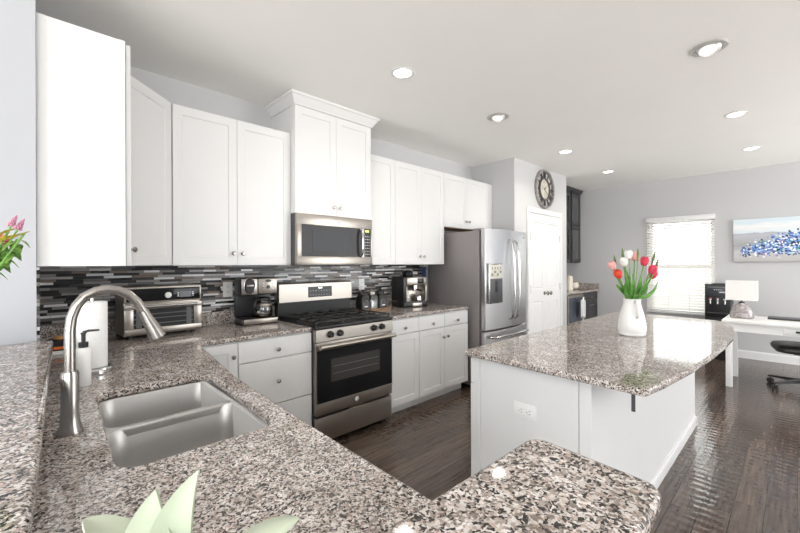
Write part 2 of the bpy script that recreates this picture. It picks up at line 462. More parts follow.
# window
w = struct_root('window_1', (RX, 1.30, wz0))
m = MB()
for (a, b, c, d) in ((wy0, wy0+.045, wz0, wz1), (wy1-.045, wy1, wz0, wz1), (wy0+.045, wy1-.045, wz0, wz0+.045), (wy0+.045, wy1-.045, wz1-.045, wz1), (wy0+.045, wy1-.045, 1.315, 1.365)):
    m.box(RX + .06, RX + .10, a, b, c, d)
fr = m.build('window_frame', M['white'], w, smooth=0)
MB().box(RX + .078, RX + .083, wy0 + .045, wy1 - .045, wz0 + .045, 1.315).build('pane', M['glass'], fr, smooth=0)
MB().box(RX + .078, RX + .083, wy0 + .045, wy1 - .045, 1.365, wz1 - .045).build('pane', M['glass'], fr, smooth=0)
MB().box(RX - .045, RX + .06, .845, 1.755, wz0 - .028, wz0, .004).build('window_sill', M['trim'], w)

# blind on the window (inside mount look, hung on the wall face)
bl = thing('window_blind', 'white horizontal slatted blind hanging over the window beside the painting', 'blind', (RX - .035, 1.30, wz0))
by0, by1 = .855, 1.752
MB().box(RX - .075, RX - .002, by0, by1, 2.055, 2.125, .004).build('valance', M['trim'], bl)
m = MB(); n = 33
for i in range(n):
    z = .665 + i * (2.03 - .665) / (n - 1)
    tilt = R(36) if z > 1.36 else R(46)
    a = .0245; cy, sy = math.cos(tilt) * a, math.sin(tilt) * a
    x = RX - .037
    m.prism_y([(x - cy, z - sy - .0012), (x + cy, z + sy - .0012), (x + cy, z + sy + .0014), (x - cy, z - sy + .0014)], by0 + .006, by1 - .006)
m.build('slats', M['blind'], bl, smooth=0)
MB().box(RX - .058, RX - .014, by0 + .006, by1 - .006, .607, .632, .004).build('bottom_rail', M['trim'], bl)
m = MB()
for y in (by0 + .12, 1.17, 1.44, by1 - .12):
    m.box(RX - .0635, RX - .0625, y - .002, y + .002, .63, 2.06); m.box(RX - .011, RX - .010, y - .002, y + .002, .63, 2.06)
m.build('ladder_cords', M['trim'], bl, smooth=0)

# pantry double door with casing
d = struct_root('door_1', (5.30, PY, 0))
dl, dr, dt = 4.835, 5.775, 2.075
m = MB()
for (a, b, c, e_) in ((dl - .07, dl, 0, dt + .07), (dr, dr + .07, 0, dt + .07), (dl, dr, dt, dt + .07)):
    m.box(a, b, PY - .022, PY, c, e_)
    m.box(a + .012, b - .012, PY - .027, PY - .021, c, e_ - (0 if c == 0 else .012))
m.build('door_casing', M['trim'], d, smooth=0, bevel=.002)
mid = (dl + dr) / 2
for k, (a, b) in enumerate(((dl + .003, mid - .0015), (mid + .0015, dr - .003))):
    m = MB(); y = PY - .014
    def panel(a, b, z0, z1):
        pass
    pa, pb = a + .085, b - .085
    zs = [(.16, .86), (1.03, 1.955)]
    # stiles, rails
    m.box(a, pa, y, PY - .001, .006, dt - .003); m.box(pb, b, y, PY - .001, .006, dt - .003)
    m.box(pa, pb, y, PY - .001, .006, zs[0][0]); m.box(pa, pb, y, PY - .001, zs[0][1], zs[1][0]); m.box(pa, pb, y, PY - .001, zs[1][1], dt - .003)
    for z0, z1 in zs:
        i = .028
        v = [(pa, y, z0), (pb, y, z0), (pb, y, z1), (pa, y, z1), (pa + .01, y + .011, z0 + .01), (pb - .01, y + .011, z0 + .01), (pb - .01, y + .011, z1 - .01), (pa + .01, y + .011, z1 - .01),
             (pa + i, y + .004, z0 + i), (pb - i, y + .004, z0 + i), (pb - i, y + .004, z1 - i), (pa + i, y + .004, z1 - i)]
        f = []
        for q in range(4):
            r_ = (q + 1) % 4; f += [(q, r_, 4 + r_, 4 + q), (4 + q, 4 + r_, 8 + r_, 8 + q)]
        m.add(v, f + [(8, 9, 10, 11)])
    leaf = m.build('door_leaf', M['trim'], d, smooth=0)
    kx = mid - .045 if k == 0 else mid + .045
    kb = MB(Matrix.Translation((kx, y, .965)) @ Matrix.Rotation(R(90), 4, 'X'))
    kb.lathe([(.028, 0), (.028, .006), (.011, .010), (.011, .035), (.026, .045), (.029, .056), (.022, .066), (0, .069)], n=18)
    kb.build('door_knob', M['nickel'], leaf)
    hx = a + .001 if k == 0 else b - .001
    for hz in (.25, 1.04, 1.75):
        MB().cyl((hx, y - .006, hz), .009, -.05, .05, 10).build('hinge', M['nickel'], leaf)

# ------------------------------------------------------------------ kitchen cabinets
CT = .914; SL = .03; CB = CT - SL
def knob(parent, x, z, y, Mx=None):
    b = MB((Mx or Matrix()) @ Matrix.Translation((x, y, z)) @ Matrix.Rotation(R(90), 4, 'X'))
    b.lathe([(.008, 0), (.006, .004), (.006, .012), (.0145, .018), (.0155, .024), (.011, .029), (0, .030)], n=14)
    return b.build('knob', M['nickel'], parent)
def door(parent, x0, x1, z0, z1, y, kn=None, Mx=None, mat=None, name='door', slab=False):
    b = MB(Mx)
    g = .0015
    if slab: b.box(x0 + g, x1 - g, y, y + .019, z0 + g, z1 - g, .002)
    else: b.shaker(x0 + g, x1 - g, z0 + g, z1 - g, y, .019)
    o = b.build(name, mat or M['cab'], parent, smooth=0)
    if kn: knob(o, kn[0], kn[1], y, Mx)
    return o

UY = 2.835; UB, UT = 1.378, 2.439
def upper(label, x0, x1, z0, z1, splits, knobs, y=UY, loc=None, name='wall_cabinet', under=None):
    t = thing(name, label, 'cabinet', ((x0 + x1) / 2, (y + RY) / 2, z0))
    MB().box(x0 + .001, x1 - .001, y + .0205, RY - .001, z0, z1).build('body', M['cab'], t, smooth=0)
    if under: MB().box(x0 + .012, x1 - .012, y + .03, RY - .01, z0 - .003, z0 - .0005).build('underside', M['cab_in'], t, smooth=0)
    xs = [x0] + splits + [x1]
    for i, (a, b) in enumerate(zip(xs, xs[1:])):
        door(t, a, b, z0, z1, y, knobs[i])
    return t
# left wall cabinet: end panel faces the camera
t = thing('wall_cabinet', 'white tall wall cabinet on the left with its plain end panel facing forward', 'cabinet', (.17, 2.36, UB))
MB().box(LX + .001, .327, 2.207, 2.50, UB, UT).build('body', M['cab'], t, smooth=0)
m = MB()
m.box(LX + .002, .05, 2.2035, 2.2065, UB, UT); m.box(.305, .327, 2.2035, 2.2065, UB, UT)
m.build('panel_stiles', M['cab'], t, smooth=0)
A90 = rot(90)
door(t, 2.232, 2.50, UB, UT, -.353, (2.47, UB + .09), A90)
for z in (1.50, 1.74, 2.30): MB().box(.328, .3335, 2.236, 2.262, z, z + .045).build('hinge', M['steel'], t, smooth=0)
# diagonal corner cabinet
t = thing('corner_wall_cabinet', 'white diagonal corner wall cabinet with a single door', 'cabinet', (.25, 2.95, UB))
p0 = Vector((.366, 2.532, 0)); p1 = Vector((.670, 2.836, 0))
q = Vector((-.0145, .0145, 0))
MB().prism([(LX + .001, 2.503), (p0.x + q.x, 2.503 + .03), (p1.x + q.x, p1.y + q.y), (p1.x + q.x, RY - .001), (LX + .001, RY - .001)], UB, UT).build('body', M['cab'], t, smooth=0)
L = (p1 - p0).length
D45 = Matrix.Translation(p0) @ Matrix.Rotation(R(45), 4, 'Z')
door(t, .004, L - .002, UB, UT, 0, (.058, UB + .09), D45)
upper('white two door wall cabinet above the coffee maker', .673, 1.516, UB, UT, [1.09], [(1.057, UB + .085), (1.123, UB + .085)])
t = upper('tallest white two door cabinet with crown moulding above the microwave', 1.518, 2.296, 1.795, 2.655, [1.908], [(1.874, 1.868), (1.942, 1.868)], y=2.765)
m = MB()
pr = [(0, 0), (.012, 0), (.018, .012), (.050, .060), (.062, .066), (.062, .084), (0, .084)]
cz = 2.656
def crown_loop(off, z): return [(1.519 - off, RY - .001, z), (1.519 - off, 2.766 - off, z), (2.295 + off, 2.766 - off, z), (2.295 + off, RY - .001, z)]
m.loft([crown_loop(o_, cz + z_) for o_, z_ in pr[:-1]], True, True)
m.build('crown_moulding', M['cab'], t, smooth=0)
upper('white single door wall cabinet just right of the microwave', 2.300, 2.671, UB, UT, [], [(2.335, UB + .085)])
upper('white two door wall cabinet above the espresso machine', 2.672, 3.448, UB, UT, [3.060], [(3.028, UB + .085), (3.093, UB + .085)])
t = upper('short white two door cabinet above the refrigerator', 3.449, 4.40, 1.815, UT, [3.889], [(3.855, 1.90), (3.925, 1.90)], under=True)
MB().box(4.401, PX0 - .001, UY + .004, UY + .022, 1.815, UT).build('filler_strip', M['cab'], t, smooth=0)

# base cabinets
FY = 2.535
def base(name, label, x0, x1, doors, drawers, zsplit=.735):
    t = thing(name, label, 'cabinet', ((x0 + x1) / 2, 2.85, 0))
    MB().box(x0 + .001, x1 - .001, FY + .0005, RY - .022, .10, CB - .001).build('body', M['cab'], t, smooth=0)
    MB().box(x0 + .001, x1 - .001, FY + .075, FY + .09, .0, .0995).build('toe_kick', M['cab'], t, smooth=0)
    for (a, b, z0, z1, kn) in drawers: door(t, a, b, z0, z1, FY - .02, kn, None, None, 'drawer', True)
    for (a, b, z0, z1, kn) in doors: door(t, a, b, z0, z1, FY - .02, kn)
    return t
base('corner_base_cabinet', 'white corner base cabinet partly hidden behind the sink counter', .60, .968, [(.60, .968, .10, .875, (.935, .79))], [])
base('drawer_base_cabinet', 'white three drawer base cabinet left of the range', .970, 1.512, [], [(.971, 1.511, .735, .875, (1.24, .795)), (.971, 1.511, .418, .732, (1.24, .575)), (.971, 1.511, .10, .415, (1.24, .26))])
base('base_cabinet', 'narrow white base cabinet with one drawer just right of the range', 2.292, 2.678, [(2.292, 2.678, .10, .738, None)], [(2.292, 2.678, .741, .875, (2.48, .795))])
t = base('base_cabinet', 'white base cabinet with two drawers and two doors beside the refrigerator', 2.680, 3.462, [(2.681, 3.061, .10, .738, (3.028, .64)), (3.063, 3.461, .10, .738, (3.098, .64))], [(2.681, 3.061, .741, .875, (2.868, .793)), (3.063, 3.461, .741, .875, (3.262, .79))])
# sink peninsula base, doors facing the range aisle
t = thing('sink_base_cabinet', 'white sink base cabinet under the near granite counter', 'cabinet', (.29, 1.4, 0))
m = MB(); m.box(LX + .005, .04, .345, 2.50, .10, CB - .001); m.box(.04, .54, .345, .363, .10, CB - .001); m.box(.04, .54, 2.48, 2.498, .10, CB - .001)
m.box(.04, .54, .363, 2.48, .10, .118); m.box(.522, .54, .363, 2.48, .118, CB - .001)
m.build('body', M['cab'], t, smooth=0)
MB().box(.45, .465, .345, 2.498, 0, .0995).build('toe_kick', M['cab'], t, smooth=0)
for i in range(4):
    a = .345 + i * .538; door(t, a, a + .538, .10, .875, -.561, (a + (.5 if i % 2 == 0 else .04), .78), A90)

# ------------------------------------------------------------------ countertops
def slab(name, label, outer, hole=None, z1=CT, th=SL, loc=None, bev=.008):
    bm = bmesh.new()
    def loop(pts):
        vs = [bm.verts.new((x, y, z1)) for x, y in pts]
        return [bm.edges.new((vs[i], vs[(i+1) % len(vs)])) for i in range(len(vs))]
    ed = loop(outer)
    if hole: ed += loop(hole)
    if hole: bmesh.ops.triangle_fill(bm, use_beauty=True, use_dissolve=False, edges=ed)
    else: bm.faces.new([e_.verts[0] for e_ in ed])
    bmesh.ops.recalc_face_normals(bm, faces=bm.faces[:])
    if bm.faces[0].normal.z > 0:
        pass
    r = bmesh.ops.extrude_face_region(bm, geom=bm.faces[:])
    bmesh.ops.translate(bm, vec=(0, 0, -th), verts=[g for g in r['geom'] if isinstance(g, bmesh.types.BMVert)])
    mb = MB(); mb.bm.free(); mb.bm = bm
    cx = sum(p[0] for p in outer) / len(outer); cy = sum(p[1] for p in outer) / len(outer)
    o = mb.build(name, M['gran'], None, loc=loc or (cx, cy, z1 - th), smooth=30, bevel=bev, seg=3)
    return tag(o, label, 'countertop')
def arcpts(cx, cy, r, a0, a1, n=6): return [(cx + r*math.cos(R(a0 + (a1-a0)*i/n)), cy + r*math.sin(R(a0 + (a1-a0)*i/n))) for i in range(n + 1)]

SHR = .045
def shear(pts): return [(x + SHR * (y - 1.08), y, z) for x, y, z in pts]
hole = [(x, y) for x, y, z in shear(rrect(.142, .522, 1.070, 1.772, .055, 0))]
slab('countertop', 'speckled granite counter with the sink cut-out running round the corner to the range',
     [(-.030, .322), (.572, .322), (.579, .65), (.598, 1.2), (.622, 1.65), (.722, 2.470)] + [(.750, 2.508)] + [(1.513, 2.508), (1.513, RY - .021), (LX + .012, RY - .021), (LX + .012, 2.172), (-.030, 2.164)], hole)
slab('countertop', 'short speckled granite counter between the range and the refrigerator', [(2.291, 2.508), (3.468, 2.508), (3.468, RY - .021), (2.291, RY - .021)])
# granite upstand strips
tag(MB().box(LX + .012, 1.513, RY - .020, RY - .0005, CB, 1.015).build('granite_upstand', M['gran'], None, loc=(.77, RY - .01, CB), smooth=0, bevel=.002), 'low granite strip along the tiles behind the toaster oven and coffee maker', 'backsplash')
tag(MB().box(2.291, 3.468, RY - .020, RY - .0005, CB, 1.015).build('granite_upstand', M['gran'], None, loc=(2.88, RY - .01, CB), smooth=0, bevel=.002), 'low granite strip along the tiles behind the espresso machine', 'backsplash')
# raised bar
kw = MB()
kw.box(-.16, -.032, .14, 2.165, 0, 1.039); kw.box(-.032, .60, .19, .318, 0, 1.039)
struct('wall_bar', kw, M['wall_l'])
ZB = 1.07
bar_in = [(.072, 2.166), (.004, .72), (-.014, .362)] + [(-.010, .350), (.0, .347)]
bar_r = arcpts(.630, .307, .030, 88, 10, 5) + arcpts(.612, .158, .030, -5, -88, 5)
slab('bar_top', 'raised pale granite bar top wrapping the near corner above the sink counter', bar_in + bar_r + [(-.44, .10), (-.44, 2.166)], z1=ZB, th=.03, bev=.012)

# ------------------------------------------------------------------ sink
t = thing('kitchen_sink', 'stainless double bowl sink set under the granite counter', 'sink', (.325, 1.375, .69))
def bowl(y0, y1):
    m = MB(); x0, x1 = .140, .524
    loops = []
    for ins, z, r in ((-.012, CB - .002, .06), (-.002, CB - .002, .058), (.002, CB - .008, .056), (.008, CB - .10, .055), (.014, CB - .175, .055), (.028, CB - .195, .05), (.055, CB - .202, .035)):
        loops.append(shear(rrect(x0 + ins, x1 - ins, y0 + ins, y1 - ins, r, z)))
    m.loft(loops, False, True)
    o = m.build('bowl', M['sink'], t, smooth=50)
    cy = (y0 + y1) / 2; cx = (x0 + x1) / 2 + SHR * (cy - 1.08)
    MB().lathe([(.045, 0), (.043, .003), (.030, .001), (.026, -.001)], (cx, cy, CB - .2015), 20).build('drain', M['chrome'], o)
bowl(1.068, 1.432); bowl(1.454, 1.774)
MB().box(.160, .534, 1.4285, 1.4575, CB - .035, CB - .001, .007, 3).build('divider', M['sink'], t)

# faucet
t = thing('kitchen_faucet', 'brushed nickel gooseneck faucet arching over the sink', 'faucet', (.080, 1.41, CT))
fx, fy = .080, 1.41
MB().lathe([(.030, 0), (.030, .005), (.0235, .022), (.0205, .06), (.0205, .165), (.0185, .170), (.0185, .172)], (fx, fy, CT), 28).build('body', M['nickel'], t)
sp = [(fx, fy, 1.080), (fx, fy, 1.14), (fx, fy, 1.20), (.084, fy, 1.235), (.095, fy, 1.268), (.113, fy, 1.292), (.138, fy, 1.306), (.163, fy, 1.310), (.190, fy, 1.306), (.216, fy, 1.292), (.238, fy, 1.268), (.253, fy, 1.238)]
MB().tube(sp, .0128, 20).build('spout', M['nickel'], t, smooth=60)
MB().tube([(.2535, fy, 1.2385), (.264, fy, 1.215), (.279, fy, 1.183), (.292, fy, 1.154), (.2925, fy, 1.153)], [.0138, .0160, .0205, .0245, .020], 22).build('spray_head', M['nickel'], t, smooth=50)
# soap bottle
t = thing('soap_dispenser', 'white soap bottle with a black pump beside the faucet', 'soap bottle', (.150, 1.93, CT))
MB().lathe([(.022, 0), (.024, .003), (.024, .140), (.021, .146), (.012, .148)], (.150, 1.93, CT), 24).build('bottle', M['white'], t)
MB().lathe([(.0155, .1485), (.0155, .168), (.007, .170), (.007, .198), (.009, .200), (.009, .206)], (.150, 1.93, CT), 20).build('pump', M['black'], t)
MB().tube([(.150, 1.93, CT + .206), (.165, 1.922, CT + .212), (.196, 1.905, CT + .213)], [.006, .005, .0035], 10).build('nozzle', M['black'], t)
# paper towels
t = thing('paper_towel_holder', 'paper towel roll on a round steel stand behind the soap bottle', 'paper towels', (.195, 2.13, CT))
MB().lathe([(.072, 0), (.075, .004), (.075, .020), (.070, .026), (0, .027)], (.195, 2.13, CT), 36).build('stand', M['chrome'], t)
MB().lathe([(.020, .028), (.053, .028), (.054, .031), (.054, .305), (.053, .308), (.020, .308)], (.195, 2.13, CT), 36).build('paper_roll', M['paper'], t)
MB().cyl((.195, 2.13, CT), .007, .027, .325, 12).build('post', M['chrome'], t)

# things at the back of the counter by the left wall
t = thing('caddy', 'small black box with orange marks on a white tray by the left wall', 'caddy', (.125, 2.75, CT))
MB().box(.06, .19, 2.68, 2.82, CT, CT + .018, .004).build('tray', M['white'], t)
MB().box(.07, .18, 2.69, 2.81, CT + .0185, CT + .072, .006).build('box', M['black'], t)
MB().box(.09, .135, 2.688, 2.692, CT + .027, CT + .041).build('orange_mark', plain('orange_print', (.8, .16, .02), .5), t, smooth=0)
MB().lathe([(.018, 0), (.022, .008), (.014, .018), (0, .02)], (.11, 2.74, CT + .0725), 14).build('lid', plain('copper_lid', (.65, .33, .14), .35), t)

# ------------------------------------------------------------------ toaster oven (local, front faces -Y)
def toaster():
    t = thing('toaster_oven', 'stainless toaster oven with a black control strip in the counter corner', 'toaster oven')
    w, dp, h, z0 = .225, .25, .330, .018
    MB().box(-w, w, 0.02, dp, z0, h, .012).build('body', M['steel'], t)
    for x in (-w + .04, w - .04):
        for y in (.05, dp - .04): MB().cyl((x, y, 0), .015, 0, z0 + .001, 12).build('foot', M['black'], t)
    # fascia: frame, black band
    m = MB(); m.box(-w, w, -.002, .02, .225, h, .008); m.build('control_panel', M['steel'], t)
    MB().box(-w + .012, w - .012, -.006, -.001, .236, h - .012, .002).build('control_strip', M['bglass'], t)
    k = MB(Matrix.Translation((.015, -.006, .270)) @ Matrix.Rotation(R(90), 4, 'X')); k.lathe([(.019, 0), (.019, .012), (.016, .015), (0, .015)], n=24); k.build('dial', M['white'], t)
    MB().box(.085, .158, -.0085, -.0055, .251, .291, .001).build('display', plain('grey_lcd', (.16, .17, .19), .2), t, smooth=0)
    for x in (.072, .164):
        for z in (.260, .271, .282): MB().box(x, x + .008, -.008, -.0055, z - .003, z + .003).build('button', M['white'], t, smooth=0)
    # door frame + glass + handle
    m = MB(); y0, y1 = -.006, .019
    m.box(-w, w, y0, y1, .030, .066, .004); m.box(-w, w, y0, y1, .186, .218, .004); m.box(-w, -.175, y0, y1, .060, .190, .004); m.box(.175, w, y0, y1, .060, .190, .004)
    dr_ = m.build('door', M['steel'], t)
    MB().box(-.178, .178, .004, .008, .060, .190).build('door_glass', plain('oven_window', (.03, .03, .032), .07), dr_, smooth=0)
    m = MB()
    for z in (.088, .122, .150):
        m.box(-.172, .172, .0015, .0035, z, z + .006)
    m.box(-.16, -.13, .0015, .0035, .07, .18); m.box(.13, .16, .0015, .0035, .07, .18)
    m.build('rack', plain('dim_rack', (.13, .13, .13), .35), dr_, smooth=0)
    m = MB(); m.tube([(-.19, -.032, .203), (.19, -.032, .203)], .010, 14)
    for x in (-.17, .17): m.box(x - .008, x + .008, -.032, -.004, .196, .210)
    m.build('handle', M['chrome'], dr_)
    return t
place(toaster(), (.640, 2.885, CT), R(3))

# ------------------------------------------------------------------ coffee maker
def coffee():
    t = thing('coffee_maker', 'black and steel drip coffee maker with a glass carafe left of the range', 'coffee maker')
    w, h = .142, .365
    MB().box(-w, w, -.01, .17, .0, .050, .012).build('base', M['black'], t)
    MB().box(-w + .02, w - .002, -.016, -.0095, .008, .046, .003).build('base_plate', M['steel'], t)
    MB().box(-w, w, .13, .17, .05, .235, .008).build('column', M['black'], t)
    MB().box(-w, w, .0, .17, .232, h, .014).build('head', M['black'], t)
    MB().box(-.010, w - .004, -.008, .001, .240, h - .008, .004).build('control_panel', M['steel'], t)
    MB().box(-w + .004, -.018, -.006, .001, .236, h - .008, .004).build('pod_panel', M['steel'], t)
    m = MB(Matrix.Translation((-.080, -.006, .302)) @ Matrix.Rotation(R(90), 4, 'X'))
    m.loft([[(.037 * math.cos(2*PI*i/28) * s_, .058 * math.sin(2*PI*i/28) * s_, z) for i in range(28)] for s_, z in ((1, 0), (1, .014), (.9, .018))])
    m.build('pod_door', M['black'], t)
    m = MB(Matrix.Translation((-.080, -.006, .302)) @ Matrix.Rotation(R(90), 4, 'X'))
    m.tube([(.041 * math.cos(2*PI*i/28), .062 * math.sin(2*PI*i/28), .006) for i in range(29)], .0035, 8, False); m.build('pod_ring', M['chrome'], t)
    MB().box(-.105, -.055, -.027, -.0235, .300, .312, .001).build('badge', M['steel'], t)
    m = MB(Matrix.Translation((.066, -.008, .340)) @ Matrix.Rotation(R(90), 4, 'X'))
    m.loft([[(.024 * math.cos(2*PI*i/24), .010 * math.sin(2*PI*i/24), z) for i in range(24)] for z in (0, .003)]); m.build('name_plate', M['dgrey'], t)
    for (x, z, r_) in ((.066, .292, .014), (.028, .318, .005), (.028, .298, .005), (.028, .276, .005), (.104, .318, .005), (.104, .298, .005), (.104, .276, .005)):
        k = MB(Matrix.Translation((x, -.008, z)) @ Matrix.Rotation(R(90), 4, 'X')); k.lathe([(r_, 0), (r_, .006), (r_ * .8, .008)], n=14); k.build('button', M['dgrey'] if r_ > .01 else M['white'], t)
    cb = (.050, .055, .0505)
    c = MB().lathe([(.050, 0), (.066, .012), (.071, .05), (.066, .095), (.050, .125), (.046, .135)], cb, 28, True, False).build('carafe', M['jar'], t)
    MB().lathe([(.060, .003), (.064, .014), (.067, .030), (.001, .030)], cb, 24).build('coffee', plain('coffee', (.03, .015, .008), .2), c)
    MB().lathe([(.048, .133), (.052, .137), (.052, .152), (.030, .160), (0, .161)], cb, 24).build('carafe_lid', M['black'], c)
    MB().lathe([(.0675, .092), (.0685, .094), (.062, .106), (.061, .105)], cb, 24, False, False).build('carafe_band', M['steel'], c)
    a = Vector((-.85, -.52, 0)).normalized()
    p = [Vector((cb[0], cb[1], cb[2])) + a * r_ + Vector((0, 0, z)) for r_, z in ((.05, .142), (.085, .140), (.108, .115), (.110, .07), (.100, .035))]
    MB().tube(p, [.009, .009, .010, .009, .007], 10).build('carafe_handle', M['black'], c, smooth=60)
    return t
place(coffee(), (1.295, 2.925, CT), R(-4))

# ------------------------------------------------------------------ range
X0, X1 = 1.516, 2.288
t = thing('gas_range', 'stainless freestanding gas range with black oven door and cast iron grates', 'range', (1.9, 2.8, 0))
MB().box(X0, X1, 2.512, 3.12, .045, .895).build('body', M['dgrey'], t, smooth=0)
for x in (X0 + .05, X1 - .05):
    for y in (2.60, 3.05): MB().cyl((x, y, 0), .018, 0, .046, 12).build('foot', M['black'], t)
MB().box(X0 + .008, X1 - .008, 2.472, 2.511, .048, .232, .004).build('storage_drawer', M['steel'], t)
m = MB(); m.prism_y([(1.82, .234), (1.98, .234), (1.96, .247), (1.84, .247)], 2.478, 2.512); m.build('drawer_grip', M['steel'], t, smooth=0)
m = MB(); m.box(X0 + .004, X1 - .004, 2.470, 2.511, .252, .342, .003); m.box(X0 + .004, X1 - .004, 2.470, 2.511, .735, .795, .003)
m.box(X0 + .004, X0 + .012, 2.470, 2.511, .335, .74)
od = m.build('oven_door', M['steel'], t)
MB().box(X0 + .012, X1 - .006, 2.468, 2.4995, .3425, .7345).build('door_glass', M['bglass'], od, smooth=0)
m = MB()
wx0, wx1, wz0_, wz1_ = 1.65, 2.14, .485, .66
m.box(wx0, wx1, 2.4668, 2.4678, wz0_, wz1_); m.build('oven_window', plain('oven_view_glass', (.055, .052, .05), .08), od, smooth=0)
m = MB()
for z in (.545, .60): m.box(wx0 + .02, wx1 - .02, 2.4660, 2.4667, z, z + .003)
m.build('oven_rack_lines', plain('rack_lines', (.16, .155, .15), .3), od, smooth=0)
m = MB(); m.tube([(X0 + .012, 2.420, .768), (X1 - .012, 2.420, .768)], .0165, 16)
for x in (X0 + .04, X1 - .04): m.box(x - .014, x + .014, 2.42, 2.472, .758, .778, .003)
m.build('door_handle', M['steel'], od)
k = MB(Matrix.Translation((1.897, 2.470, .297)) @ Matrix.Rotation(R(90), 4, 'X')); k.lathe([(.019, 0), (.019, .002), (.017, .003), (0, .003)], n=24); em = k.build('emblem', M['white'], od)
k = MB(Matrix.Translation((1.897, 2.4668, .297)) @ Matrix.Rotation(R(90), 4, 'X'))
k.tube([(.011 * math.cos(a_), .011 * math.sin(a_), 0) for a_ in [R(40 + 22 * i) for i in range(14)]] + [(.003, -.002, 0), (-.002, .004, 0), (.002, .007, 0)], .0014, 6)
k.build('emblem_script', M['dgrey'], em)
m = MB(); m.prism_x([(2.460, .800), (2.468, .893), (2.512, .893), (2.512, .800)], X0 + .002, X1 - .002); cp = m.build('control_panel', M['steel'], t, smooth=0, bevel=.003)
for x in (1.640, 1.728, 2.070, 2.158):
    k = MB(Matrix.Translation((x, 2.4638, .851)) @ Matrix.Rotation(R(90 - 5), 4, 'X'))
    k.lathe([(.027, 0), (.027, .004), (.021, .007), (.019, .030), (.016, .033), (0, .033)], n=22); k.box(-.004, .004, -.019, .019, .032, .039)
    k.build('burner_knob', M['black'], cp)
MB().box(X0, X1, 2.462, 3.075, .894, .918, .004).build('cooktop', M['black'], t)
m = MB()
for bx, by, r_ in ((1.66, 2.63, .05), (1.66, 2.92, .04), (1.90, 2.78, .055), (2.14, 2.63, .045), (2.14, 2.92, .04)):
    m.lathe([(r_, .918), (r_, .926), (r_ * .8, .930), (r_ * .75, .936), (0, .937)], (bx, by, 0), 20)
m.build('burners', M['iron'], t)
for i in range(3):
    gx0 = X0 + .012 + i * .2495; gx1 = gx0 + .2485
    m = MB(); zt, zb = .953, .941; bw = .0055
    for y in (2.492, 3.045): m.box(gx0, gx1, y - bw, y + bw, zb, zt, .002)
    for x in (gx0 + bw, gx1 - bw): m.box(x - bw, x + bw, 2.492, 3.045, zb, zt, .002)
    cx = (gx0 + gx1) / 2
    m.box(cx - bw, cx + bw, 2.492, 3.045, zb, zt, .002)
    for y in (2.63, 2.77, 2.92): m.box(gx0, gx1, y - bw, y + bw, zb, zt, .002)
    for x in (gx0 + bw, gx1 - bw):
        for y in (2.50, 2.77, 3.037): m.box(x - bw, x + bw, y - bw, y + bw, .9185, zb + .001)
    m.build('grate', M['iron'], t)
m = MB(); m.prism_x([(3.076, .900), (3.072, 1.055), (3.135, 1.055), (3.135, .900)], X0 + .006, X1 - .006); m.build('back_guard_base', M['black'], t, smooth=0)
m = MB(); m.prism_x([(3.050, 1.052), (3.053, 1.212), (3.075, 1.222), (3.140, 1.222), (3.140, 1.052)], X0 + .004, X1 - .004); bg = m.build('back_guard', M['steel'], t, smooth=0, bevel=.003)
m = MB(); m.prism_x([(3.0485, 1.085), (3.0500, 1.180), (3.060, 1.180), (3.060, 1.085)], 1.80, 2.05); dp = m.build('display_panel', M['bglass'], bg, smooth=0)
m = MB(); m.box(1.905, 1.945, 3.0485, 3.054, 1.162, 1.173); m.build('clock_digits', emit('white_digits', (.8, .85, .9), 1.0), dp, smooth=0)
m = MB()
for r_ in range(2):
    for c in range(8):
        x = 1.822 + c * .0285; z = 1.104 + r_ * .038; y = 3.0485 + (z - 1.085) * .016
        m.box(x - .006, x + .006, y - .0012, y + .002, z - .0025, z + .0025)
m.build('display_marks', plain('grey_print', (.45, .45, .46), .5), dp, smooth=0)

# ------------------------------------------------------------------ microwave
t = thing('microwave', 'stainless over-the-range microwave under the tallest cabinet', 'microwave', (1.905, 2.95, 1.376))
my = 2.745; a, b, z0, z1 = 1.518, 2.294, 1.378, 1.792
MB().box(a, b, my + .032, RY - .012, z0, z1 - .001).build('body', M['dgrey'], t, smooth=0)
m = MB(); m.box(a, b, my, my + .031, 1.704, z1, .003); m.box(a, b, my, my + .031, z0, 1.448, .003); m.box(a, a + .045, my, my + .031, 1.445, 1.707, .003); m.box(b - .018, b, my, my + .031, 1.445, 1.707, .003)
fr = m.build('front_frame', M['steel'], t)
gd = MB().box(a + .0455, 2.176, my + .004, my + .030, 1.4485, 1.7035).build('door_glass', M['mwglass'], t, smooth=0)
MB().box(1.66, 2.02, my + .002, my + .0035, 1.490, 1.660).build('door_window', M['bglass'], gd, smooth=0)
kp = MB().box(2.200, b - .0185, my + .004, my + .030, 1.4485, 1.7035).build('keypad', M['bglass'], t, smooth=0)
MB().box(2.214, 2.256, my + .002, my + .0038, 1.676, 1.692).build('clock_display', M['screen'], kp, smooth=0)
m = MB()
for r_ in range(7):
    for c in range(3): m.box(2.210 + c * .021, 2.222 + c * .021, my + .002, my + .0038, 1.470 + r_ * .027, 1.476 + r_ * .027)
m.build('keypad_marks', plain('pale_print', (.5, .5, .5), .5), kp, smooth=0)
MB().box(2.1765, 2.1995, my + .002, my + .03, 1.4485, 1.7035).build('handle_strip', M['steel'], t, smooth=0)
m = MB(); m.tube([(2.155, my + .004, 1.452), (2.155, my - .026, 1.475), (2.155, my - .034, 1.53), (2.155, my - .036, 1.576), (2.155, my - .034, 1.622), (2.155, my - .026, 1.677), (2.155, my + .004, 1.70)], .0125, 14)
m.build('door_handle', M['chrome'], t, smooth=60)
k = MB(Matrix.Translation((1.922, my, 1.745)) @ Matrix.Rotation(R(90), 4, 'X')); k.lathe([(.016, 0), (.016, .002), (0, .0022)], n=20); em = k.build('emblem', M['white'], fr)
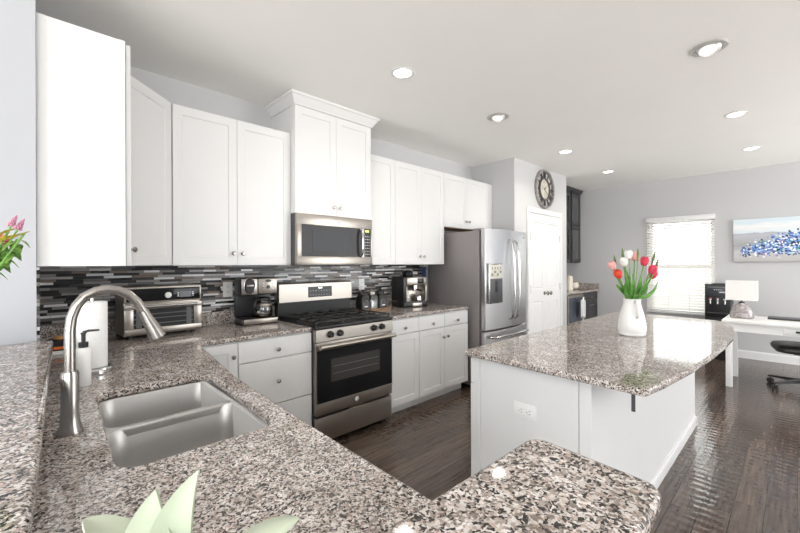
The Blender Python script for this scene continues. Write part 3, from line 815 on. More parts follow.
k = MB(Matrix.Translation((1.922, my - .0025, 1.745)) @ Matrix.Rotation(R(90), 4, 'X'))
k.tube([(.009 * math.cos(a_), .009 * math.sin(a_), 0) for a_ in [R(40 + 22 * i) for i in range(14)]] + [(.003, -.002, 0), (-.002, .003, 0)], .0012, 6); k.build('emblem_script', M['dgrey'], em)
m = MB()
for i in range(9): m.box(a + .06 + i * .078, a + .11 + i * .078, my + .06, my + .20, z0 - .004, z0 - .0005)
m.build('vent_grilles', M['black'], t, smooth=0)

# ------------------------------------------------------------------ counter things right of the range
t = thing('serving_tray', 'low slatted wooden tray under the canisters right of the range', 'tray', (2.47, 3.03, CT))
m = MB(); m.box(2.335, 2.70, 2.955, 3.105, CT + .001, CT + .010)
for i in range(12): m.box(2.340 + i * .0304, 2.362 + i * .0304, 2.947, 2.955, CT + .001, CT + .022)
m.box(2.332, 2.338, 2.95, 3.108, CT + .001, CT + .024); m.box(2.700, 2.706, 2.95, 3.108, CT + .001, CT + .024)
m.build('slats', M['wood'], t, smooth=0)
def canister(x, kind, label):
    t = thing('canister', label, 'canister', (x, 3.03, CT + .010), 'canisters on the wooden tray')
    c = (x, 3.03, CT + .0105); w = .052
    body = M['black'] if kind else M['jar']
    m = MB(); m.loft([rrect(x - w, x + w, 3.03 - w, 3.03 + w, .012, CT + .0105), rrect(x - w, x + w, 3.03 - w, 3.03 + w, .012, CT + .135), rrect(x - w * .72, x + w * .72, 3.03 - w * .72, 3.03 + w * .72, .012, CT + .158)])
    m.build('jar', body, t)
    MB().lathe([(.038, .148), (.041, .151), (.041, .176), (.034, .183), (.011, .185), (.014, .199), (0, .203)], c, 20).build('lid', M['black'] if kind else M['steel'], t)
    if kind:
        m = MB(); y = 3.03 - w - .0012
        m.box(x - .030, x + .030, y, y + .0008, CT + .035, CT + .085); m.build('window_label', M['dgrey'], t, smooth=0)
        m = MB()
        m.tube([(x - .033, y, CT + .030), (x - .033, y, CT + .085), (x - .018, y, CT + .100), (x, y, CT + .106), (x + .018, y, CT + .100), (x + .033, y, CT + .085), (x + .033, y, CT + .030)], .0025, 6); m.build('label_arch', M['chrome'], t)
        m = MB(); m.box(x - .020, x + .020, y - .001, y, CT + .042, CT + .052); m.build('label_stripe', M['white'], t, smooth=0)
    else:
        m = MB(); m.loft([rrect(x - .04, x + .04, 2.99, 3.07, .010, CT + .014), rrect(x - .04, x + .04, 2.99, 3.07, .010, CT + .095)]); m.build('sugar', plain('pale_sugar', (.55, .55, .53), .8), t)
canister(2.405, 1, 'black canister with an arched label on the tray next to the range')
canister(2.520, 0, 'clear jar with a steel lid between the two black canisters')
canister(2.635, 1, 'black canister with an arched label on the tray nearest the espresso machine')

def espresso():
    t = thing('espresso_machine', 'black and steel espresso machine on the counter beside the refrigerator', 'espresso machine')
    w = .165
    MB().box(-w, w, -.02, .22, .0, .060, .012).build('drip_base', M['black'], t)
    MB().box(-.05, .08, -.028, -.019, .008, .045, .003).build('tray_badge', M['steel'], t)
    m = MB()
    for i in range(9): m.box(-w + .03 + i * .034, -w + .05 + i * .034, -.01, .09, .0605, .063)
    m.build('drip_grid', M['chrome'], t, smooth=0)
    MB().box(-w, w, .095, .22, .055, .235, .008).build('back_panel', M['steel'], t)
    MB().box(-w - .002, -w + .05, -.015, .218, .058, .330, .012).build('side_column', M['black'], t)
    MB().box(w - .018, w + .002, .0, .218, .058, .240, .006).build('side_post', M['steel'], t)
    MB().box(-w + .052, w, -.008, .215, .236, .325, .012).build('head', M['steel'], t)
    MB().box(.03, .115, -.011, -.0075, .252, .312, .002).build('display', M['bglass'], t)
    for x in (-.06, -.02): k = MB(Matrix.Translation((x, -.008, .285)) @ Matrix.Rotation(R(90), 4, 'X')); k.lathe([(.013, 0), (.013, .010), (0, .011)], n=16); k.build('button', M['chrome'], t)
    MB().lathe([(.034, .205), (.034, .236)], (.03, .045, 0), 22).build('group_head', M['chrome'], t)
    g = MB().lathe([(.028, .172), (.036, .178), (.036, .205)], (.03, .045, 0), 22).build('portafilter', M['chrome'], t)
    MB().tube([(.03, .012, .19), (.03, -.06, .184), (.03, -.10, .180)], [.009, .012, .013], 12).build('portafilter_handle', M['black'], g)
    MB().tube([(-.075, .04, .236), (-.08, .02, .20), (-.082, .005, .10)], .005, 8).build('steam_wand', M['chrome'], t)
    MB().lathe([(.050, .3255), (.058, .335), (.062, .365), (.050, .390), (.020, .398), (0, .399)], (-.02, .11, 0), 26).build('bean_hopper', M['bglass'], t)
    MB().lathe([(.030, .0632), (.036, .07), (.034, .11), (.028, .13)], (.08, .04, 0), 20, True, False).build('milk_jug', M['chrome'], t, solid=.0015)
    return t
place(espresso(), (3.03, 2.905, CT), R(-10))
t = thing('blue_sliver', 'blue board standing on end between espresso machine and refrigerator', 'sliver', (3.385, 3.06, CT))
MB().box(3.400, 3.416, 3.075, 3.145, CT + .001, 1.350, .006).build('sliver', M['blue'], t)  # narrow upright blue box, not identified as any particular item

# ------------------------------------------------------------------ outlets
def outlet(label, loc, rz, wide=False, group=None):
    t = thing('wall_outlet', label, 'outlet', (0, 0, 0), group)
    a, b = (.060, .037) if wide else (.037, .060)
    MB().box(-a, a, -.006, 0, -b, b, .0025).build('cover_plate', M['white'], t)
    for s in (-1, 1):
        cx, cz = (s * .021, 0) if wide else (0, s * .021)
        k = MB(); k.box(cx - .0165, cx + .0165, -.0085, -.0062, cz - .0165, cz + .0165, .003); r_ = k.build('receptacle', M['white'], t)
        k = MB()
        for dx, dz in (((0, .0065), (0, -.0065)) if wide else ((-.0065, 0), (.0065, 0))):
            if wide: k.box(cx - .004 + .004, cx + .008, -.0090, -.0086, dz - .0012, dz + .0012)
            else: k.box(cx + dx - .0012, cx + dx + .0012, -.0090, -.0086, cz - .002, cz + .008)
        k.box((cx - .010 if wide else cx - .002), (cx - .006 if wide else cx + .002), -.0090, -.0086, (-.002 if wide else cz - .011), (.002 if wide else cz - .007))
        k.build('slots', M['dgrey'], r_, smooth=0)
    return place(t, loc, rz)
outlet('white wall outlet on the mosaic tiles left of the coffee maker', (1.137, RY - .0105, 1.185), 0)
outlet('white wall outlet on the mosaic tiles above the canisters', (2.490, RY - .0105, 1.170), 0)

# ------------------------------------------------------------------ refrigerator
t = thing('refrigerator', 'stainless french door refrigerator with water dispenser', 'refrigerator', (4.0, 2.75, 0))
fx0, fx1 = 3.525, 4.452
MB().box(fx0, fx1, 2.415, 3.15, .03, 1.745, .004).build('body', M['fside'], t)
m = MB(); m.box(fx0 + .02, fx0 + .13, 2.36, 2.50, 1.746, 1.772, .004); m.box(fx1 - .13, fx1 - .02, 2.36, 2.50, 1.746, 1.772, .004); m.build('hinge_caps', M['fside'], t)
MB().box(fx0 + .03, fx1 - .03, 2.44, 2.47, 0, .03).build('kick_grille', M['black'], t, smooth=0)
def fdoor(a, b, z0, z1, name):
    n = 10; W0 = (fx1 - fx0) / 2; cxm = (fx0 + fx1) / 2
    pts = []
    for i in range(n + 1):
        x = a + (b - a) * i / n; q = (x - cxm) / W0
        pts.append((x, 2.318 + .030 * q * q))
    poly = pts + [(b, 2.396), (a, 2.396)]
    m = MB(); m.prism(poly, z0, z1); return m.build(name, M['steel_v'], t, smooth=20, bevel=.004)
cm = 4.058
d1 = fdoor(fx0 + .018, cm - .003, .655, 1.768, 'left_door'); d2 = fdoor(cm + .003, fx1 - .002, .655, 1.768, 'right_door'); d3 = fdoor(fx0 + .018, fx1 - .002, .045, .635, 'freezer_drawer')
for dd, x in ((d1, cm - .060), (d2, cm + .048)):
    m = MB()
    zz = [.745, .765, .80, .92, 1.06, 1.20, 1.34, 1.48, 1.60, 1.635, 1.655]
    yy = [2.32, 2.285, 2.272, 2.258, 2.250, 2.247, 2.250, 2.258, 2.272, 2.285, 2.32]
    m.tube([(x, y, z) for y, z in zip(yy, zz)], .0145, 14); m.build('handle', M['chrome'], dd, smooth=60)
m = MB(); m.tube([(fx0 + .09, 2.322, .575), (fx0 + .10, 2.275, .578), (fx0 + .2, 2.262, .58), (4.0, 2.250, .58), (fx1 - .2, 2.262, .58), (fx1 - .10, 2.275, .578), (fx1 - .09, 2.322, .575)], .014, 14); m.build('handle', M['chrome'], d3, smooth=60)
m = MB(); m.box(3.578, 3.845, 2.312, 2.335, .945, 1.385, .004); dsp = m.build('dispenser_frame', M['chrome'], d1)
MB().box(3.592, 3.832, 2.307, 2.313, .958, 1.215, .003).build('dispenser_recess', M['dgrey'], dsp)
MB().box(3.592, 3.832, 2.308, 2.313, 1.222, 1.372, .003).build('dispenser_controls', plain('pale_panel', (.62, .60, .52), .25), dsp)
m = MB()
for i in range(4): m.box(3.61 + i * .055, 3.645 + i * .055, 2.3055, 2.3075, 1.25 + .03 * (i % 2), 1.275 + .03 * (i % 2)); m.box(3.62 + i * .055, 3.636 + i * .055, 2.3055, 2.3075, 1.32, 1.345)
m.build('control_marks', plain('olive_print', (.22, .22, .16), .5), dsp, smooth=0)
MB().box(3.69, 3.735, 2.300, 2.3075, 1.07, 1.19, .003).build('paddle', M['black'], dsp)
m = MB(Matrix.Translation((4.36, 2.3355, 1.70)) @ Matrix.Rotation(R(90), 4, 'X')); m.lathe([(.012, 0), (.012, .002), (0, .002)], n=18); m.box(.018, .045, -.007, .007, 0, .002); m.build('badge', plain('grey_badge', (.35, .34, .34), .4), d2)

# ------------------------------------------------------------------ clock
t = thing('wall_clock', 'large round pewter wall clock with roman numerals above the pantry door', 'clock', (5.275, PY, 2.44))
CM = Matrix.Translation((5.275, PY, 2.44)) @ Matrix.Rotation(R(90), 4, 'X')      # local z points out of the wall
pew = plain('weathered_pewter', (.36, .34, .32), .45, metal=.6, var=.35, scale=30)
Rr = .278
m = MB(CM); m.lathe([(Rr - .030, .0005), (Rr, .0005), (Rr, .034), (Rr - .008, .042), (Rr - .024, .042), (Rr - .030, .034), (Rr - .030, .0005)], n=56, cap0=False, cap1=False); m.build('outer_ring', pew, t)
m = MB(CM); m.lathe([(.140, .0005), (.160, .0005), (.160, .026), (.150, .030), (.140, .026), (.140, .0005)], n=48, cap0=False, cap1=False); m.build('inner_ring', plain('dark_bronze', (.13, .12, .11), .4, metal=.5), t)
m = MB(CM); m.lathe([(.1395, .006), (.1395, .010), (0, .0105)], n=48); fc = m.build('dial', plain('aged_ivory_dial', (.60, .56, .48), .6, var=.25, scale=14), t)
NUM = ['XII', 'I', 'II', 'III', 'IIII', 'V', 'VI', 'VII', 'VIII', 'IX', 'X', 'XI']
dk = plain('dark_numeral_metal', (.10, .095, .09), .45, metal=.4)
for h in range(12):
    Mh = CM @ Matrix.Rotation(R(-30 * h), 4, 'Z')
    m = MB(Mh); word = NUM[h]; wd = {'I': .012, 'V': .034, 'X': .034}
    tot = sum(wd[c] for c in word) + .004 * (len(word) - 1); x = -tot / 2
    r0, r1 = .164, .236
    def stroke(xa, xb, ra, rb, w_):
        m.loft([[(xa - w_, ra, .010), (xa + w_, ra, .010), (xb + w_, rb, .010), (xb - w_, rb, .010)], [(xa - w_, ra, .022), (xa + w_, ra, .022), (xb + w_, rb, .022), (xb - w_, rb, .022)]])
    for c in word:
        w_ = wd[c]
        if c == 'I': stroke(x + w_/2, x + w_/2, r0, r1, .0042)
        if c == 'V': stroke(x + w_/2 - .002, x + .005, r0, r1, .0046); stroke(x + w_/2 + .002, x + w_ - .005, r0, r1, .003)
        if c == 'X': stroke(x + w_ - .005, x + .005, r0, r1, .0046); stroke(x + .005, x + w_ - .005, r0, r1, .003)
        x += w_ + .004
    for rr_ in (r0 + .003, r1 - .003): m.box(-tot/2 - .002, tot/2 + .002, rr_ - .003, rr_ + .003, .010, .023)
    m.build('numeral', dk, t, smooth=0)
for nm, ang, ln, w_ in (('hour_hand', -56, .075, .006), ('minute_hand', -128, .115, .004)):
    m = MB(CM @ Matrix.Rotation(R(ang), 4, 'Z')); m.loft([[(-w_, -.02, z), (w_, -.02, z), (w_ * 1.4, ln * .6, z), (0, ln, z), (-w_ * 1.4, ln * .6, z)] for z in (.014, .017)]); m.build(nm, dk, t, smooth=0)
m = MB(CM)
for i in range(12):
    a = R(30 * i); m.box(.118 * math.sin(a) - .004, .118 * math.sin(a) + .004, .118 * math.cos(a) - .004, .118 * math.cos(a) + .004, .0106, .012)
m.build('hour_marks', dk, fc, smooth=0)

# ------------------------------------------------------------------ drinks nook beyond the pantry
NY = 2.55
t = thing('dark_base_cabinet', 'charcoal base cabinet with one drawer and two doors in the far corner', 'cabinet', (7.1, 2.85, 0))
MB().box(6.762, RX - .016, NY + .001, RY - .002, .10, CB - .001).build('body', M['dark'], t, smooth=0)
MB().box(6.762, RX - .016, NY + .07, NY + .085, 0, .0995).build('toe_kick', M['dark'], t, smooth=0)
def pull(parent, x, z, y, w_=.05):
    m = MB(); m.tube([(x - w_, y - .022, z), (x + w_, y - .022, z)], .006, 8)
    for s in (-1, 1): m.box(x + s * w_ * .8 - .004, x + s * w_ * .8 + .004, y - .022, y, z - .004, z + .004)
    return m.build('handle', M['steel'], parent)
o = door(t, 6.764, RX - .02, .700, .875, NY - .02, None, None, M['dark'], 'drawer'); pull(o, 7.10, .79, NY - .02)
o = door(t, 6.764, 7.10, .10, .697, NY - .02, None, None, M['dark']); pull(o, 7.045, .655, NY - .02, .035)
o = door(t, 7.102, RX - .02, .10, .697, NY - .02, None, None, M['dark']); pull(o, 7.155, .655, NY - .02, .035)
t = thing('beverage_fridge', 'glass door beverage fridge with a steel frame beside the charcoal cabinet', 'refrigerator', (6.45, 2.85, 0))
MB().box(6.12, 6.752, NY + .012, RY - .01, .03, CB - .006).build('body', M['black'], t, smooth=0)
MB().box(6.14, 6.73, NY + .03, NY + .05, 0, .03).build('kick_grille', M['black'], t, smooth=0)
m = MB(); y0, y1 = NY - .03, NY + .011
m.box(6.122, 6.165, y0, y1, .10, .870); m.box(6.705, 6.750, y0, y1, .10, .870); m.box(6.165, 6.705, y0, y1, .10, .145); m.box(6.165, 6.705, y0, y1, .825, .870)
dd = m.build('door', M['steel'], t, smooth=0, bevel=.003)
MB().box(6.165, 6.705, y0 + .01, y0 + .016, .145, .825).build('door_glass', plain('smoked_glass', (.055, .065, .085), .06), dd, smooth=0)
m = MB(); m.tube([(6.66, y0 - .035, .30), (6.66, y0 - .035, .82)], .010, 10)
for z in (.34, .78): m.box(6.653, 6.667, y0 - .035, y0 + .001, z - .007, z + .007)
m.build('handle', M['chrome'], dd)
t = thing('dish_towel', 'pale cloth hanging on the beverage fridge handle', 'towel', (6.66, NY - .08, .55))
m = MB(); xs = [6.50 + i * .016 for i in range(14)]
m.loft([[(x, NY - .083 + .006 * math.sin(i * 1.1), z - .05 * abs(i - 5) / 8) for i, x in enumerate(xs)] + [(x, NY - .089 + .006 * math.sin(i * 1.1), z - .05 * abs(i - 5) / 8) for i, x in reversed(list(enumerate(xs)))] for z in (.52, .62, .72, .80)])
m.build('cloth', plain('pale_cloth', (.66, .66, .67), .9), t)
slab('countertop', 'granite counter of the far drinks nook beyond the pantry', [(PX1 + .004, NY - .045), (RX - .015, NY - .045), (RX - .015, RY - .016), (PX1 + .004, RY - .016)])
tag(MB().box(RX - .0145, RX - .0005, NY - .045, RY - .001, CB, 1.016).build('granite_upstand', M['gran'], None, loc=(RX - .007, 2.83, CB), smooth=0), 'low granite strip on the far wall above the charcoal cabinet', 'backsplash')
tag(MB().box(PX1 + .004, RX - .016, RY - .015, RY - .0005, CB, 1.016).build('granite_upstand', M['gran'], None, loc=(6.7, RY - .007, CB), smooth=0), 'low granite strip along the back of the drinks nook', 'backsplash')
def dark_upper(label, x0, x1, glassy):
    t = thing('dark_wall_cabinet', label, 'cabinet', ((x0 + x1) / 2, 3.0, 1.392))
    y = 2.83; zz = [(1.397, 2.065), (2.070, 2.66)]
    m = MB()
    m.box(x0, x0 + .018, y + .021, RY - .001, 1.392, 2.665); m.box(x1 - .018, x1, y + .021, RY - .001, 1.392, 2.665); m.box(x0, x1, RY - .02, RY - .001, 1.392, 2.665)
    for z in (1.392, 1.72, 2.05, 2.34, 2.647): m.box(x0 + .018, x1 - .018, y + .021, RY - .02, z, z + .018)
    m.build('body', M['dark'], t, smooth=0)
    for z0, z1 in zz:
        a, b = x0 + .002, x1 - .002; m = MB(); r_ = .06
        m.box(a, a + r_, y, y + .02, z0, z1); m.box(b - r_, b, y, y + .02, z0, z1); m.box(a + r_, b - r_, y, y + .02, z0, z0 + r_); m.box(a + r_, b - r_, y, y + .02, z1 - r_, z1)
        o = m.build('door', M['dark'], t, smooth=0, bevel=.003)
        MB().box(a + r_, b - r_, y + .008, y + .012, z0 + r_, z1 - r_).build('door_glass', plain('smoky_door_glass', (.075, .075, .08), .07) if not glassy else M['glass'], o, smooth=0)
    m = MB(); m.loft([[(x0 - o_, RY - .001, z), (x0 - o_, y - o_, z), (x1 + o_ * e1, y - o_, z), (x1 + o_ * e1, RY - .001, z)] for o_, z, e1 in ((0, 2.667, 0), (.012, 2.672, 0), (.045, 2.72, 0), (.05, 2.741, 0))])
    m.build('crown_moulding', M['dark'], t, smooth=0)
    return t
dark_upper('charcoal wall cabinet with two stacked glass doors against the far wall', 7.055, RX - .002, False)
dark_upper('charcoal wall cabinet half hidden behind the pantry corner', PX1 + .055, 7.002, True)
t = thing('canister', 'tall cream canister at the back of the drinks nook counter', 'canister', (6.80, 2.78, CT))
MB().lathe([(.060, 0), (.065, .006), (.065, .215), (.060, .225)], (6.80, 2.78, CT), 24).build('jar', M['cream'], t)
MB().lathe([(.058, .226), (.062, .230), (.058, .245), (.015, .252), (.015, .266), (0, .27)], (6.80, 2.78, CT), 24).build('lid', M['cream'], t)
t = thing('bowl', 'small cream round pot with a brass rim on the drinks nook counter', 'pot', (7.17, 2.85, CT))
MB().lathe([(.055, 0), (.085, .02), (.098, .06), (.090, .10), (.070, .125)], (7.17, 2.85, CT), 26).build('pot', M['cream'], t)
MB().lathe([(.072, .1255), (.074, .130), (.060, .142), (0, .146)], (7.17, 2.85, CT), 26).build('lid', plain('brass', (.45, .33, .16), .3, metal=.8), t)

# ------------------------------------------------------------------ island
t = thing('kitchen_island', 'white island cabinet under the curved granite top', 'island', (2.9, .9, 0))
ix0, ix1, iy0, iy1 = 1.72, 4.10, .61, 1.212
MB().box(ix0 + .012, ix1 - .004, iy0 + .012, iy1, .0, CB - .002).build('body', M['cab'], t, smooth=0)
MB().box(ix0 + .004, ix0 + .0115, iy0 + .055, iy1 - .04, .0, CB - .002).build('end_panel', M['cab'], t, smooth=0)
for a, b in ((iy1 - .038, iy1), (iy0, iy0 + .052)):
    MB().box(ix0, ix0 + .0115, a, b, 0, CB - .002).build('corner_trim', M['cab'], t, smooth=0, bevel=.002)
MB().box(ix0 + .0125, ix1 - .004, iy0 + .002, iy0 + .0115, .0, CB - .002).build('back_panel', M['cab'], t, smooth=0)
MB().prism_x([(iy0 + .0015, .0), (iy0 - .012, .0), (iy0 - .012, .06), (iy0 - .006, .075), (iy0 + .0015, .075)], ix0, ix1).build('base_moulding', M['cab'], t, smooth=0)
A180 = rot(180)
for i in range(4):
    a = -ix1 + .004 + i * .594; door(t, a, a + .594, .10, .738, -iy1 - .0205, (a + .04, .66), A180); door(t, a, a + .594, .741, .875, -iy1 - .0205, (a + .297, .80), A180, None, 'drawer', True)
m = MB(); m.box(1.72, 1.93, .448, .456, CB - .085, CB - .001, .001)
sb = m.build('support_bracket', M['cab'], t, smooth=0)
MB().box(1.7165, 1.7195, .445, .459, CB - .090, CB - .001).build('bracket_end', M['dgrey'], sb, smooth=0)
side = []
import_pts = [(1.66, .385), (1.80, .362), (2.15, .324), (2.5, .300), (2.9, .284), (3.2, .282), (3.45, .296), (3.70, .325), (3.90, .375), (3.985, .415), (4.03, .46)]
slab('island_top', 'polished granite island top with a bowed seating edge', [(1.635, .402), (1.642, .390)] + import_pts + [(4.09, .95), (4.08, 1.20), (4.05, 1.225), (1.712, 1.262), (1.694, 1.25)], bev=.009)
outlet('white double outlet on the near end of the island', (ix0 + .0035, .915, .668), R(-90), True)

# pitcher with tulips
t = thing('flower_pitcher', 'white ceramic pitcher holding tulips on the island top', 'pitcher', (2.824, .749, CT))
vc = (2.824, .749, CT)
MB().lathe([(r_ * .93, z_) for r_, z_ in ((.074, 0), (.082, .004), (.086, .012), (.084, .018), (.088, .030), (.089, .055), (.083, .10), (.072, .145), (.060, .185), (.054, .210), (.055, .228), (.060, .238), (.056, .238), (.050, .226), (.050, .20), (.05, .15))], vc, 36, True, True).build('body', M['ceram'], t)
rv = Vector((.719, -.695, 0)); fv = Vector((.695, .719, 0)); uv = Vector((0, 0, 1)); V0 = Vector(vc)
def vp(r_, u_, f_=0): return V0 + rv * r_ + uv * u_ + fv * f_
MB().tube([vp(-.010, .222, -.052), vp(-.016, .228, -.082), vp(-.022, .205, -.100), vp(-.024, .170, -.104), vp(-.020, .135, -.096), vp(-.016, .122, -.078)], [.010, .011, .011, .011, .010, .009], 12).build('handle', M['ceram'], t, smooth=60)
def tulip(r_, u_, f_, mat, label, lean=(0, 0), s=1.0, bud=False, leafs=()):
    t = thing('tulip', label, 'tulip', tuple(vp(r_ * .12, .16, f_ * .12)), 'tulips in the white pitcher')
    top = vp(r_, u_, f_); b0 = vp(r_ * .12, .16, f_ * .12); neck = vp(r_ * .42, .238 + (u_ - .238) * .30, f_ * .45)
    mid_ = neck * .45 + top * .55 + rv * r_ * .05
    MB().tube([b0, neck, mid_, top], [.0042, .0042, .004, .0045], 8).build('stem', M['stem'], t, smooth=60)
    d_ = (top - mid_).normalized(); Mz = Matrix.Translation(top) @ d_.to_track_quat('Z', 'Y').to_matrix().to_4x4()
    m = MB(Mz)
    hgt = .062 * s; wd = .0235 * s
    if bud: hgt, wd = .075 * s, .008
    for ring, (n_, sc_, ph) in enumerate(((3, .86, 0), (3, 1.0, PI / 3))):
        for k in range(n_):
            a0 = ph + 2 * PI * k / n_
            rows = []
            for i in range(8):
                q = i / 7
                rad = wd * sc_ * (.25 + 1.35 * math.sin(PI * (.12 + .62 * q)) * .62)
                if q > .75: rad *= 1 - (q - .75) * .9
                half = R(62) * (math.sin(PI * min(q * .78 + .16, 1)) ** .8) * (1 if q < .99 else .18)
                rows.append([(rad * math.cos(a0 + half * j / 3), rad * math.sin(a0 + half * j / 3), hgt * q * (1 - .05 * abs(j) / 3) - .004) for j in range(-3, 4)])
            v = [p for r2 in rows for p in r2]
            m.add(v, [(i * 7 + j, i * 7 + j + 1, i * 7 + j + 8, i * 7 + j + 7) for i in range(7) for j in range(6)])
    m.build('bloom', mat, t, smooth=180, solid=.0012)
    for (lr, lu, lf, w_, bend) in leafs:
        MB().blade(vp(r_ * .2, .235, f_ * .2), vp(lr, lu, lf), w_, tuple(rv * bend[0] + uv * bend[1]), 10, .5, side=tuple(rv * .8 + fv * .6)).build('leaf', M['leaf'], t, smooth=180, solid=.001)
    return t
q = .00652
def px(u_, v_): return (u_ - 632) * q, (335.8 - v_) * q
for (u_, v_, f_, mt, lab, lf) in (
    (617, 273.5, -.03, 't_red', 'orange red tulip lowest on the left of the bunch', [(-.115, .33, -.02, .040, (-.02, .01)), (-.075, .345, -.05, .034, (-.02, 0))]),
    (616.5, 265.6, .03, 't_pink', 'pale pink tulip at the far left of the bunch', [(-.095, .40, .04, .030, (-.01, .02))]),
    (624, 261.7, -.01, 't_white', 'white tulip at upper left of the bunch', [(-.05, .42, .0, .028, (-.01, 0))]),
    (631, 254.8, .02, 't_white', 'white tulip at the top centre of the bunch', [(-.01, .43, .05, .030, (0, 0)), (.02, .40, -.06, .036, (.01, 0)), (-.035, .37, -.07, .036, (-.01, 0))]),
    (638.4, 256.2, .04, 't_pink', 'pink tulip at the top right of centre', [(.04, .40, .06, .034, (0, .01)), (.075, .38, .03, .036, (.012, 0))]),
    (642.8, 261.3, -.01, 't_crim', 'crimson tulip right of the pink one', [(.05, .36, -.05, .030, (.01, 0))]),
    (648, 269.2, -.03, 't_crim', 'large crimson tulip bending right above the lowest one', [(.105, .34, .02, .046, (.01, .03)), (.06, .33, -.06, .036, (.015, 0))]),
    (652.2, 273.9, .01, 't_crim', 'crimson tulip lowest on the right of the bunch', [(.176, .352, .01, .052, (.02, -.015))]),
):
    r_, uu = px(u_, v_); tulip(r_, uu - .03, f_, M[mt], lab, leafs=lf)
for (u_, v_, f_, lab) in ((657.5, 258, .02, 'slim closed green bud leaning far right above the tulips'), (656.5, 265, -.02, 'slim closed green bud just below the far right bud'), (618.5, 261, .05, 'slim closed green bud on the upper left'), (627, 254, .05, 'slim closed green bud between the white tulips'), (634.5, 255, -.04, 'slim closed green bud right of the top white tulip')):
    r_, uu = px(u_, v_)
    t = thing('tulip_bud', lab, 'flower bud', tuple(vp(r_ * .1, .16, f_ * .1)), 'slim buds in the white pitcher')
    MB().tube([vp(r_ * .1, .16, f_ * .1), vp(r_ * .45, .28, f_ * .5), vp(r_ * .85, uu - .05, f_)], .003, 7).build('stem', M['stem'], t, smooth=60)
    MB().tube([vp(r_ * .85, uu - .05, f_), vp(r_ * .93, uu - .01, f_), vp(r_ * .97, uu + .018, f_), vp(r_ * 1.01, uu + .040, f_)], [.004, .0085, .006, .001], 8).build('bud', M['olive'], t, smooth=60)

# ------------------------------------------------------------------ far right: cooler, painting, desk, lamp, chair
t = thing('water_dispenser', 'black water dispenser with taps standing beneath the window', 'water dispenser', (7.23, .79, 0))
MB().box(7.07, 7.40, .648, .938, 0, .60, .012).build('cabinet', M['black'], t)
MB().box(7.07, 7.40, .648, .938, .602, 1.085, .012).build('head', M['black'], t)
MB().box(7.062, 7.071, .665, .921, .90, 1.07, .004).build('control_panel', plain('slate_panel', (.045, .05, .06), .25), t)
m = MB()
for i in range(4): m.box(7.0605, 7.0625, .745 + i * .025, .757 + i * .025, .995, 1.003)
m.box(7.0605, 7.0625, .71, .775, .960, .972); m.box(7.0605, 7.0625, .68, .90, 1.035, 1.038)
m.build('panel_marks', plain('light_print', (.6, .6, .6), .5), t, smooth=0)
for y, mt in ((.87, plain('red_tap', (.6, .05, .03), .4)), (.79, M['steel']), (.71, M['blue'])):
    k = MB(); k.box(7.03, 7.072, y - .014, y + .014, .845, .868, .003); k.cyl((7.04, y, 0), .010, .80, .846, 12); o = k.build('tap', M['chrome'], t)
    MB().box(7.028, 7.062, y - .013, y + .013, .869, .884, .003).build('tap_button', mt, o)
MB().box(7.03, 7.072, .68, .905, .66, .675, .003).build('drip_tray', M['dgrey'], t)

MB_ = MB(); MB_.box(RX - .040, RX - .001, -.842, .652, 1.402, 2.010, .002)
tag(MB_.build('painting', M['art'], None, loc=(RX - .02, -.095, 1.402), smooth=0), 'wide canvas painting of blue and white flowers on the far wall', 'painting')

t = thing('desk', 'white desk along the far wall under the painting', 'desk', (5.92, -.15, 0))
DZ = .745
MB().box(5.585, 6.265, -.98, .592, DZ - .03, DZ, .004).build('desktop', M['white'], t)
m = MB(); m.box(5.615, 5.635, -.95, .565, .625, DZ - .031); m.box(6.215, 6.235, -.95, .565, .625, DZ - .031); m.box(5.635, 6.215, .545, .565, .625, DZ - .031); m.box(5.635, 6.215, -.95, -.93, .625, DZ - .031)
m.build('apron', M['white'], t, smooth=0)
for x in (5.615, 6.180):
    for y in (.505, -.950): MB().box(x, x + .056, y, y + .056, 0, .6245, .002).build('leg', M['white'], t)
dw = MB().box(5.603, 5.6145, -.36, .10, .635, .705, .002).build('drawer', M['white'], t)
MB().box(5.588, 5.6025, -.14, .012, .664, .684, .003).build('drawer_pull', M['black'], dw)

t = thing('table_lamp', 'table lamp with a mauve glass dome base and white rectangular shade on the desk', 'lamp', (5.93, .448, DZ))
lc = (5.93, .448, DZ)
m = MB()
pr = [(.098, 0), (.104, .004), (.106, .02), (.103, .055), (.090, .10), (.068, .14), (.040, .165), (.022, .172)]
m.loft([rrect(lc[0] - r_ * .8, lc[0] + r_ * .8, lc[1] - r_, lc[1] + r_, r_ * .62, DZ + z, 5) for r_, z in pr]); m.build('base', M['mauve'], t, smooth=50)
MB().lathe([(.026, .172), (.028, .178), (.028, .186), (.008, .190), (.008, .235)], lc, 18).build('neck', M['dgrey'], t)
m = MB()
def sh(z, a, b): return [(lc[0] - a, lc[1] - b, z), (lc[0] + a, lc[1] - b, z), (lc[0] + a, lc[1] + b, z), (lc[0] - a, lc[1] + b, z)]
m.loft([sh(DZ + .208, .085, .137), sh(DZ + .432, .084, .135), sh(DZ + .432, .081, .132), sh(DZ + .208, .082, .134), sh(DZ + .208, .085, .137)], False, False); m.build('lamp_shade', M['shade'], t, smooth=0)
t = thing('oblong', 'thin flat black laptop lying on the white desk', 'oblong', (6.05, -.02, DZ))  # made-up flat block for a thin dark strip above the desk
MB().box(5.98, 6.21, -.30, .235, DZ + .001, DZ + .011, .003).build('base', M['black'], t)
MB().box(5.98, 6.21, -.30, .235, DZ + .0115, DZ + .019, .003).build('lid', M['dgrey'], t)

